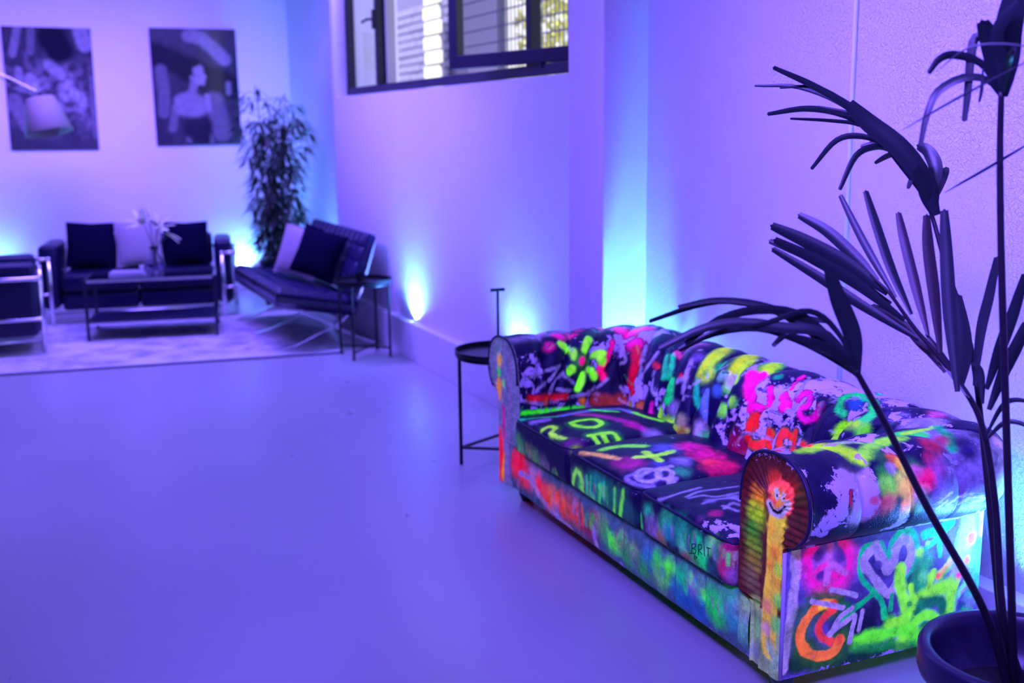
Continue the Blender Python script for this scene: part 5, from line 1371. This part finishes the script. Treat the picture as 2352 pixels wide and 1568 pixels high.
# ------------------------------------------------------------------ side tables
def side_table(loc, rz, label, R=0.205, H=0.535, legs=4, handle=False):
    r = empty('side_table', loc, rz, label, 'table')
    bk = MATS['black_metal']
    MB().lathe([(0, H - 0.006), (R - 0.004, H - 0.006), (R, H - 0.004), (R, H + 0.022), (R - 0.004, H + 0.022), (R - 0.004, H - 0.001), (0, H - 0.001)], n=48, cap=False).build('tray', bk, r, smooth='auto')
    ring = [(0.94 * R * math.cos(t), 0.94 * R * math.sin(t), H - 0.014) for t in np.linspace(0, 2 * math.pi, 48, endpoint=False)]
    MB().tube(ring, 0.006, 8, closed=True).build('ring', bk, r, smooth=True)
    for k in range(legs):
        a = 2 * math.pi * k / legs
        x, y = 0.94 * R * math.cos(a), 0.94 * R * math.sin(a)
        MB().box((x - 0.0075, y - 0.0075, 0), (x + 0.0075, y + 0.0075, H - 0.008), 0.002).build('leg', bk, r)
    if legs == 4:
        for k in range(2):
            a = math.pi * k / 2
            MB().bar((0.94 * R * math.cos(a), 0.94 * R * math.sin(a), 0.055 + 0.012 * k), (-0.94 * R * math.cos(a), -0.94 * R * math.sin(a), 0.055 + 0.012 * k), 0.011).build('cross_bar', bk, r)
    else:
        P = [(0.94 * R * math.cos(2 * math.pi * k / 3), 0.94 * R * math.sin(2 * math.pi * k / 3), 0.085) for k in range(3)]
        for k in range(3):
            MB().bar(P[k], P[(k + 1) % 3], 0.012).build('cross_bar', bk, r)
    if handle:
        hd = empty('handle'); hd.parent = r
        hm = MB().tube([(0, 0, H - 0.002), (0, 0, 0.835)], 0.006, 10)
        hm.build('handle_post', bk, hd, smooth=True)
        MB().box((-0.035, -0.006, 0.832), (0.035, 0.006, 0.848), 0.002).build('handle_grip', bk, hd)
    return r
t1 = side_table((2.255, 7.585, 0), math.radians(48), 'small round black side table at the arm of the loveseat')
side_table((2.090, 4.815, 0), math.radians(176), 'small round black tray table with a T-shaped handle', legs=3, handle=True, R=0.21)
cp_ = empty('cup', (2.245, 7.64, 0.535), 0, 'small dark cup on the round black side table', 'cup')
MB().lathe([(0, 0), (0.026, 0), (0.031, 0.055), (0.0285, 0.055), (0.024, 0.004), (0, 0.004)], n=24, cap=False).build('cup_body', MATS['black_metal'], cp_, smooth='auto')

# ------------------------------------------------------------------ bamboo in a pot
bp_ = empty('potted_bamboo', (2.25, 10.2, 0), 0, 'tall leafy bamboo in a dark pot in the far corner', 'plant')
MB().lathe([(0, 0), (0.13, 0), (0.15, 0.02), (0.185, 0.36), (0.192, 0.40), (0.192, 0.42), (0.178, 0.42), (0.172, 0.37), (0, 0.37)], n=44, cap=False).build('pot', mat('dark_pot', (0.010, 0.010, 0.03), 0.4), bp_, smooth='auto')
MB().lathe([(0, 0.372), (0.17, 0.372), (0.165, 0.385), (0, 0.39)], n=30, cap=False).build('soil', mat('soil', (0.010, 0.008, 0.012), 1.0, bump=0.5, bscale=50), bp_)
leafm = mat('bamboo_leaf', (0.018, 0.034, 0.022), 0.45, var=0.4, vscale=6); canem = mat('cane', (0.04, 0.035, 0.05), 0.5)
rr_ = random.Random(5)
CANES = [((-0.06, -0.03), (-0.17, -0.10, 1.98)), ((0.05, 0.0), (0.12, 0.02, 1.92)), ((-0.01, 0.06), (-0.02, 0.05, 1.75)), ((0.02, -0.06), (0.03, -0.12, 1.60)), ((-0.08, 0.03), (-0.22, 0.02, 1.70)), ((0.09, 0.03), (0.20, 0.0, 1.70))]
for ci, (b0, tp) in enumerate(CANES):
    cc = catmull([(b0[0], b0[1], 0.38), (b0[0] * 1.2, b0[1] * 1.2, 1.0), tp], 30)
    cn = MB().tube(cc, np.linspace(0.011, 0.004, 30), 8).build('cane', canem, bp_, smooth=True)
    lv = MB()
    for q_ in range(64):
        t = 0.12 + 0.88 * (q_ / 64.0)
        p = cc[min(29, int(t * 29))]
        a = rr_.uniform(0, 2 * math.pi)
        tw = np.array([math.cos(a), math.sin(a), rr_.uniform(0.0, 0.5)])
        wsc = 0.6 + 0.5 * t
        q2 = p + tw * rr_.uniform(0.06, 0.16) * wsc
        lv.tube([p, (p + q2) / 2 + np.array([0, 0, 0.015]), q2], 0.0022, 4)
        for j in range(rr_.randint(4, 6)):
            a2 = a + rr_.uniform(-1.1, 1.1)
            dl = np.array([math.cos(a2), math.sin(a2), rr_.uniform(-1.0, 0.25)]); dl /= np.linalg.norm(dl)
            Ln = rr_.uniform(0.12, 0.19); w_ = rr_.uniform(0.010, 0.016)
            sx = np.cross(dl, [0, 0, 1]); sx /= np.linalg.norm(sx); dn = np.array([0, 0, -1.0])
            m1 = q2 + dl * Ln * 0.4; e1 = q2 + dl * Ln + dn * Ln * 0.25
            e1[0] = min(e1[0], 0.44); m1[0] = min(m1[0], 0.43)
            lv.add([q2, m1 - sx * w_, m1 + sx * w_, e1, m1 + np.array([0, 0, 0.003])], [(0, 1, 4), (0, 4, 2), (1, 3, 4), (4, 3, 2)])
    lo_ = lv.build('foliage', leafm, cn); lo_['kind'] = 'stuff'

# ------------------------------------------------------------------ arc lamp in front of the pictures
sh = (ony(60, 225, 10.5) + ony(135, 222, 10.5)) / 2
al = empty('arc_lamp', (-1.25, 10.5, 0), 0, 'arc lamp with a beige cone shade in front of the left photograph', 'lamp')
MB().lathe([(0, 0), (0.16, 0), (0.16, 0.05), (0.15, 0.055), (0, 0.055)], n=40, cap=False).build('base', mat('lamp_base', (0.03, 0.03, 0.05), 0.4), al, smooth='auto')
sx_ = sh[0] + 1.25
arc = catmull([(0, 0, 0.05), (0, 0, 1.3), (0.25, 0, 1.95), (0.75, 0, 2.22), (1.20, 0, 2.12), (sx_ - 0.02, 0, 1.93)], 60)
MB().tube(arc, 0.0075, 10).build('arm', MATS['chrome'], al, smooth=True)
MB().tube(arc[-22:] + np.array([0, 0.0, -0.03]), 0.004, 8).build('cord', MATS['black_metal'], al, smooth=True)
shd = MB().lathe([(0.118, 0.15), (0.197, -0.15), (0.195, -0.15), (0.116, 0.15)], n=48, cap=False)
so_ = shd.build('shade', mat('shade_cloth', (0.34, 0.30, 0.27), 0.9, bump=0.2, bscale=120), al, smooth=True)
so_.location = (sx_ + 0.005, 0, 1.735)
so_.rotation_euler = Vector((-0.16, 0.20, 1.0)).to_track_quat('Z', 'Y').to_euler()
MB().tube([(sx_ - 0.02, 0, 1.93), (sx_ - 0.012, 0, 1.78)], 0.012, 10).ball((sx_ - 0.01, 0, 1.73), 0.035, (1, 1, 1.3)).build('bulb_holder', MATS['black_metal'], al, smooth=True)

# ------------------------------------------------------------------ photographs on the far wall
def photograph(x0, x1, z0, z1, label, painter, tilt):
    r = empty('framed_photograph', ((x0 + x1) / 2, YF - 0.004, (z0 + z1) / 2), 0, label, 'picture')
    w_, h_ = x1 - x0, z1 - z0
    r.rotation_euler = (0, tilt, 0)
    MB().box((-w_ / 2, -0.022, -h_ / 2), (w_ / 2, 0.0, h_ / 2), 0.002).build('backing', mat('picture_edge', (0.02, 0.02, 0.05), 0.5), r)
    n, m_ = 150, 210
    a = np.linspace(-1, 1, n)[:, None]; c = np.linspace(-1, 1, m_)[None, :]
    P = np.stack([a * w_ / 2 * 0.995 + 0 * c, np.full((n, m_), -0.0235), c * h_ / 2 * 0.995 + 0 * a], 2).reshape(-1, 3)
    g = painter(((a + 1) / 2 + 0 * c).ravel(), (1 - (c + 1) / 2 + 0 * a).ravel(), P)
    F = grid_faces(n, m_)
    o = mesh_np('print', P, F, MATS['photo_print'], r)
    at_ = o.data.attributes.new('tone', 'FLOAT', 'POINT'); at_.data.foreach_set('value', np.clip(g, 0, 1).astype(np.float32))
    return r
Mp = bpy.data.materials.new('photo_print'); Mp.use_nodes = True
nt = Mp.node_tree; N = nt.nodes; L = nt.links
b = N['Principled BSDF']; b.inputs['Roughness'].default_value = 0.10; b.inputs['Specular IOR Level'].default_value = 0.3
at0 = N.new('ShaderNodeAttribute'); at0.attribute_name = 'tone'
cr = N.new('ShaderNodeValToRGB')
cr.color_ramp.elements[0].color = (0.004, 0.004, 0.014, 1); cr.color_ramp.elements[1].color = (0.46, 0.44, 0.48, 1)
L.new(at0.outputs['Fac'], cr.inputs['Fac']); L.new(cr.outputs['Color'], b.inputs['Base Color'])
MATS['photo_print'] = Mp
def cap(u, v, pts, r, asp=1.45):
    best = np.full(len(u), 9.0); P = np.stack([u, v * asp], 1)
    for (a, c) in zip(pts[:-1], pts[1:]):
        a = np.array([a[0], a[1] * asp]); c = np.array([c[0], c[1] * asp]); ab = c - a
        t = np.clip(((P - a) @ ab) / max(1e-9, ab @ ab), 0, 1)
        best = np.minimum(best, np.linalg.norm(P - a - t[:, None] * ab, axis=1))
    return 1 - smooth(r * 0.6, r * 1.3, best)
def crowd(u, v, P):
    g = 0.10 + 0.0 * u
    nz = fbm(P + 3.3, 9, 51); nf = fbm(P + 7.1, 22, 52)
    band = np.exp(-((v - 0.50 - 0.10 * (u - 0.3)) / 0.24) ** 2)
    g += band * np.clip((nz - 0.42) * 3.2, 0, 1) * 0.7 + band * np.clip((nf - 0.5) * 2.5, 0, 1) * 0.35
    for pts, r, val in (([(0.18, 0.0), (0.10, 0.22)], 0.05, 0.45), ([(0.33, 0.0), (0.30, 0.2)], 0.05, 0.3), ([(0.88, 0.0), (0.92, 0.13)], 0.10, 0.6), ([(0.50, 0.30), (0.62, 0.38)], 0.08, 0.55), ([(0.28, 0.42), (0.30, 0.50)], 0.08, 0.6), ([(0.08, 0.60), (0.20, 0.80)], 0.10, 0.35), ([(0.97, 0.40), (0.97, 0.9)], 0.03, 0.35), ([(0.15, 0.35), (0.16, 0.42)], 0.05, 0.5)):
        g = np.maximum(g, cap(u, v, pts, r) * val)
    dk = cap(u, v, [(0.55, 0.08), (0.62, 0.18)], 0.17)
    return np.clip(g * (1 - 0.9 * dk) * (0.6 + 0.8 * fbm(P + 9, 30, 64)), 0.02, 0.85)
def figure(u, v, P):
    g = 0.07 + 0.14 * np.clip(0.35 - v + 0.35 * (1 - u), 0, 1) + 0.10 * (fbm(P, 14, 61) - 0.45)
    g = g * (1 - 0.75 * cap(u, v, [(0.05, 0.22), (0.75, 0.45), (0.95, 0.5)], 0.16))
    for pts, r, val in (([(0.45, 0.06), (0.60, 0.08), (0.72, 0.16), (0.85, 0.26)], 0.085, 0.55), ([(0.10, 0.35), (0.12, 0.55), (0.10, 0.72)], 0.07, 0.28), ([(0.70, 0.62), (0.78, 0.90)], 0.12, 0.30), ([(0.24, 0.68), (0.19, 0.86)], 0.05, 0.3),
                        ([(0.30, 0.61), (0.42, 0.58), (0.54, 0.63)], 0.075, 0.50), ([(0.34, 0.67), (0.50, 0.68)], 0.12, 0.52), ([(0.62, 0.58), (0.63, 0.70)], 0.035, 0.6), ([(0.48, 0.45), (0.45, 0.55)], 0.05, 0.46), ([(0.53, 0.345), (0.545, 0.45)], 0.066, 0.62), ([(0.60, 0.40), (0.605, 0.415)], 0.022, 0.6), ([(0.445, 0.41), (0.45, 0.42)], 0.022, 0.5),
                        ([(0.88, 0.47), (0.88, 0.55)], 0.035, 0.4), ([(0.62, 0.92), (0.64, 0.99)], 0.03, 0.4), ([(0.36, 0.95), (0.38, 0.97)], 0.03, 0.3)):
        m_ = cap(u, v, pts, r); g = g * (1 - m_) + val * m_
    for pts, r in (([(0.43, 0.315), (0.52, 0.285)], 0.045), ([(0.42, 0.33), (0.425, 0.38)], 0.035), ([(0.42, 0.86), (0.55, 0.83), (0.52, 0.99)], 0.11), ([(0.55, 0.50), (0.60, 0.53)], 0.03)):
        m_ = cap(u, v, pts, r); g = g * (1 - m_) + 0.03 * m_
    g = g * (0.7 + 0.6 * fbm(P + 5, 26, 63))
    return np.clip(g, 0.02, 0.8)
a0, a1, a2 = ony(0, 60, YF - 0.02), ony(209, 65, YF - 0.02), ony(223, 342, YF - 0.02)
photograph(a0[0], a1[0] - 0.01, a2[2], a0[2], 'large black and white photograph of a crowd, left of the pair', crowd, 0.006)
a0, a1, a2 = ony(342, 63, YF - 0.02), ony(540, 66, YF - 0.02), ony(360, 334, YF - 0.02)
photograph(a0[0], a1[0], a2[2], a0[2], 'large black and white photograph of a figure in profile, right of the pair', figure, -0.004)

# ================================================================== POTTED PALM
PR_, PH = 0.228, 0.400
PC = onz(2348, 1490, PH)[:2]
pp = empty('potted_palm', (PC[0], PC[1], 0), 0, 'potted palm with trimmed dark leaves in a round black pot', 'plant')
MB().lathe([(0, 0), (0.15, 0), (0.165, 0.01), (0.20, 0.25), (PR_ - 0.035, PH - 0.085), (PR_ - 0.005, PH - 0.075), (PR_, PH - 0.06), (PR_, PH - 0.012), (PR_ - 0.006, PH - 0.002), (PR_ - 0.020, PH), (PR_ - 0.030, PH - 0.008), (PR_ - 0.034, PH - 0.04), (PR_ - 0.045, PH - 0.16), (0, PH - 0.16)], n=72, cap=False).build('pot', mat('black_pot', (0.020, 0.016, 0.05), 0.32), pp, smooth=True)
MB().lathe([(0, PH - 0.15), (PR_ - 0.05, PH - 0.155), (PR_ - 0.06, PH - 0.13), (0.1, PH - 0.115), (0, PH - 0.11)], n=48, cap=False).build('soil', MATS['soil'], pp)
palm_m = mat('palm_leaf', (0.010, 0.016, 0.022), 0.38, spec=0.5, var=0.3, vscale=8)
palm_b = mat('palm_leaf_brown', (0.028, 0.018, 0.024), 0.45, var=0.3, vscale=8)
stem_b = mat('palm_stem', (0.014, 0.010, 0.020), 0.4)
PB = np.array([PC[0], PC[1], 0.0])
root_top = np.array([PC[0] + 0.0, PC[1] + 0.0, PH - 0.12])
def stem(pxs, ds, r0, r1):
    pts = [atd(x, y, d_) for (x, y), d_ in zip(pxs, ds)]
    c = catmull([root_top + np.array([random.uniform(-0.02, 0.02), random.uniform(-0.02, 0.02), 0])] + pts, 50) - PB
    return MB().tube(c, np.linspace(r0, r1, 50), 10).build('stem', stem_b, pp, smooth=True)
def leaflet(pxs, w, d0, d1, mt=None, base_w=0.35, tip_w=0.55, par=None):
    k = 16
    C2 = catmull(pxs, k)
    ds = np.linspace(d0, d1, k)
    P = np.array([atd(x, y, d_) for (x, y), d_ in zip(C2, ds)])
    T = np.gradient(P, axis=0); T /= np.linalg.norm(T, axis=1, keepdims=True)
    view = P - CAMP; view /= np.linalg.norm(view, axis=1, keepdims=True)
    roll = random.uniform(-0.45, 0.45)
    V = []; F = []
    for i in range(k):
        t = i / (k - 1)
        side = np.cross(T[i], view[i]); side /= np.linalg.norm(side)
        nn = np.cross(side, T[i])
        sd = side * math.cos(roll) + nn * math.sin(roll)
        n2 = np.cross(sd, T[i])
        prof_ = base_w + (1 - base_w) * math.sin(min(1, t / 0.45) * math.pi / 2) if t < 0.45 else 1 - (1 - tip_w) * ((t - 0.45) / 0.55) ** 2
        ww = 1.22 * w / FPX * ds[i] * 0.5 * prof_ / math.cos(roll)
        jag = 0.0
        V += [P[i] - sd * ww + n2 * ww * 0.18, P[i] - sd * ww * 0.5 + n2 * ww * 0.07, P[i] - n2 * ww * 0.05, P[i] + sd * ww * 0.5 + n2 * ww * 0.07, P[i] + sd * ww + n2 * ww * 0.18]
    for i in range(k - 1):
        for j in range(4):
            a = i * 5 + j
            F.append((a, a + 1, a + 6, a + 5))
    V = [np.array(v) - PB for v in V]
    V[-3] = V[-3] + T[-1] * w / FPX * d1 * 0.18
    mb = MB().add(V, F)
    return mb.build('leaflet', mt or palm_m, par or pp, smooth=True)
def E_(L_): return [(1700 + x / 3.604, y / 3.604) for x, y in L_]
def F_(L_): return [(1700 + x / 3.604, 400 + y / 3.604) for x, y in L_]
# stems
sU = stem([(2298, 1420), (2262, 1050), (2230, 800), (2170, 600), (2132, 470), (2085, 375), (2010, 305)], [2.92, 2.90, 2.90, 2.91, 2.92, 2.93, 2.94], 0.009, 0.0035)
sM = stem([(2305, 1420), (2285, 1150), (2250, 960), (2170, 835), (2102, 755), (2045, 676), (2009, 640)], [2.90, 2.84, 2.78, 2.76, 2.75, 2.74, 2.74], 0.010, 0.003)
sL = stem([(2262, 1405), (2130, 1165), (2040, 985), (1985, 885), (1965, 850)], [2.84, 2.66, 2.54, 2.48, 2.46], 0.0105, 0.006)
sR = stem([(2325, 1430), (2312, 1000), (2300, 600), (2297, 350), (2300, 210)], [2.86, 2.72, 2.60, 2.55, 2.53], 0.010, 0.006)
# upper frond
for pts, w, br in (([(1430, 1350), (1000, 950), (620, 720), (275, 560)], 13, 0), ([(1300, 1250), (900, 900), (500, 725), (120, 708)], 8, 0), ([(1100, 1000), (760, 770), (560, 715), (330, 728)], 6, 0),
                   ([(1200, 1150), (880, 960), (560, 900), (228, 945)], 12, 0), ([(1250, 1200), (1000, 1040), (760, 1000), (415, 982)], 7, 0), ([(1300, 1150), (1050, 990), (880, 930), (640, 882)], 8, 0),
                   ([(1250, 1220), (1020, 1130), (800, 1160), (590, 1398)], 11, 0), ([(1280, 1260), (1130, 1215), (960, 1290), (825, 1568)], 12, 0), ([(1480, 1330), (1280, 1180), (1130, 1180), (1000, 1212)], 11, 0),
                   ([(1330, 1260), (1220, 1290), (1115, 1350)], 10, 0), ([(1600, 1600), (1620, 1400), (1560, 1260), (1470, 1205)], 24, 0), ([(1620, 1640), (1680, 1450), (1705, 1385)], 16, 0),
                   ([(1630, 1780), (1530, 1500), (1330, 1230), (1060, 1010), (900, 860)], 36, 0), ([(1610, 1720), (1480, 1480), (1300, 1250), (1150, 1060)], 30, 0), ([(1440, 1420), (1410, 1500), (1390, 1560)], 9, 0), ([(1600, 1760), (1560, 1560), (1480, 1380)], 34, 0)):
    dz = random.uniform(-0.03, 0.03)
    leaflet(E_(pts), w, 2.92 + dz, 2.95 + dz * 4, palm_b if br else palm_m, par=sU)
# middle fan
for k_, (pts, w, br) in enumerate((([(1290, 1020), (1100, 700), (960, 440), (830, 175)], 14.5, 0), ([(1420, 1160), (1260, 800), (1130, 420), (1040, 140)], 17, 0), ([(1555, 1330), (1460, 950), (1360, 550), (1310, 320)], 18, 1), ([(1660, 1480), (1610, 1000), (1560, 600), (1545, 340)], 21, 1),
                   ([(1800, 1800), (1740, 1200), (1710, 700), (1690, 300)], 24, 0), ([(1140, 880), (960, 690), (720, 470), (488, 338)], 22, 0), ([(1220, 990), (880, 740), (550, 560), (262, 428)], 26, 0), ([(1250, 1070), (900, 850), (560, 680), (245, 552)], 17, 0),
                   ([(1360, 1210), (950, 900), (600, 700), (285, 545)], 22, 0), ([(1480, 1370), (1000, 1080), (650, 850), (270, 618)], 19, 0), ([(1700, 1640), (1400, 1290), (1150, 1130), (1088, 1085)], 17, 1), ([(1830, 1750), (1860, 1400), (1800, 1000)], 26, 0),
                   ([(1640, 1560), (1480, 1400), (1340, 1230), (1130, 1050)], 12, 1), ([(1940, 1750), (1990, 1300), (2060, 1000), (2125, 690)], 18, 0), ([(2040, 1780), (2150, 1450), (2260, 1150), (2360, 830)], 21, 0), ([(2060, 1950), (2200, 1600), (2300, 1400), (2370, 1230)], 22, 0),
                   ([(1900, 1850), (1760, 1620), (1640, 1450), (1540, 1320)], 9, 1), ([(1880, 1830), (1700, 1560), (1560, 1400)], 14, 0), ([(2010, 1900), (1990, 1640), (1920, 1560)], 12, 0))):
    dz = random.uniform(-0.02, 0.02)
    right = pts[-1][0] > 1900
    leaflet(F_(pts), w, 2.76 + dz, (2.70 if right else 2.82) + dz * 4, palm_b if br else palm_m, par=sM)
# low arching frond over the sofa
for pts, w in (([(1968, 862), (1955, 770), (1925, 690), (1902, 615)], 40), ([(1972, 862), (1968, 780), (1950, 720), (1925, 660)], 26), ([(1966, 858), (1930, 800), (1880, 760), (1800, 752), (1700, 740), (1610, 755), (1515, 800)], 26), ([(1962, 850), (1900, 772), (1830, 722), (1740, 712), (1650, 735), (1575, 790)], 22),
               ([(1950, 835), (1860, 765), (1780, 715), (1680, 692), (1600, 702), (1492, 738)], 16), ([(1930, 815), (1850, 745), (1760, 702), (1650, 688), (1558, 704)], 15), ([(1905, 740), (1850, 733), (1805, 765), (1775, 794)], 17), ([(1966, 860), (1900, 815), (1830, 778), (1740, 752), (1640, 765), (1560, 803)], 20),
               ([(1962, 846), (1935, 780), (1890, 728), (1840, 715), (1760, 742), (1700, 752)], 14), ([(1970, 865), (1940, 830), (1890, 795), (1810, 770)], 24)):
    dz = random.uniform(-0.02, 0.02)
    leaflet(pts, w * 0.78, 2.47 + dz, 2.40 + dz * 3, par=sL)
# high frond at the right edge
for pts, w in (([(2172, 800), (2200, 520), (2210, 250), (2280, -60), (2330, -250)], 44), ([(2130, 720), (2090, 480), (2020, 320), (1940, 320), (1905, 500), (1885, 750), (1855, 1000)], 16), ([(2140, 760), (2000, 530), (1780, 455), (1650, 490), (1560, 605)], 14),
               ([(2150, 790), (2050, 660), (1850, 640), (1640, 750), (1550, 930), (1490, 1200)], 14), ([(2165, 780), (2110, 520), (2060, 320), (2005, 180)], 34), ([(2010, 560), (1998, 740), (1980, 845)], 6), ([(2180, 760), (2220, 500), (2260, 420)], 14), ([(2190, 600), (2260, 400), (2262, 455)], 8), ([(2170, 790), (2150, 500), (2120, 300), (2180, 150), (2300, 20)], 22)):
    dz = random.uniform(-0.02, 0.02)
    leaflet(E_(pts), w, 2.53 + dz, 2.46 + dz * 3, par=sR)
for pts, w, d_ in (([(2380, 320), (2270, 385), (2170, 442)], 5, 2.5), ([(2380, 130), (2200, 225), (2070, 300)], 4, 2.35), ([(2380, 110), (2300, 100), (2220, 112), (2150, 165)], 4, 2.3)):
    leaflet(pts, w, d_, d_ + 0.05, par=sR, tip_w=0.2)
for pts in ([(2262, 1005), (2300, 935), (2330, 918), (2380, 925)], [(2265, 1010), (2300, 975), (2330, 968), (2380, 985)]):
    leaflet(pts, 9, 2.78, 2.75, par=sM)
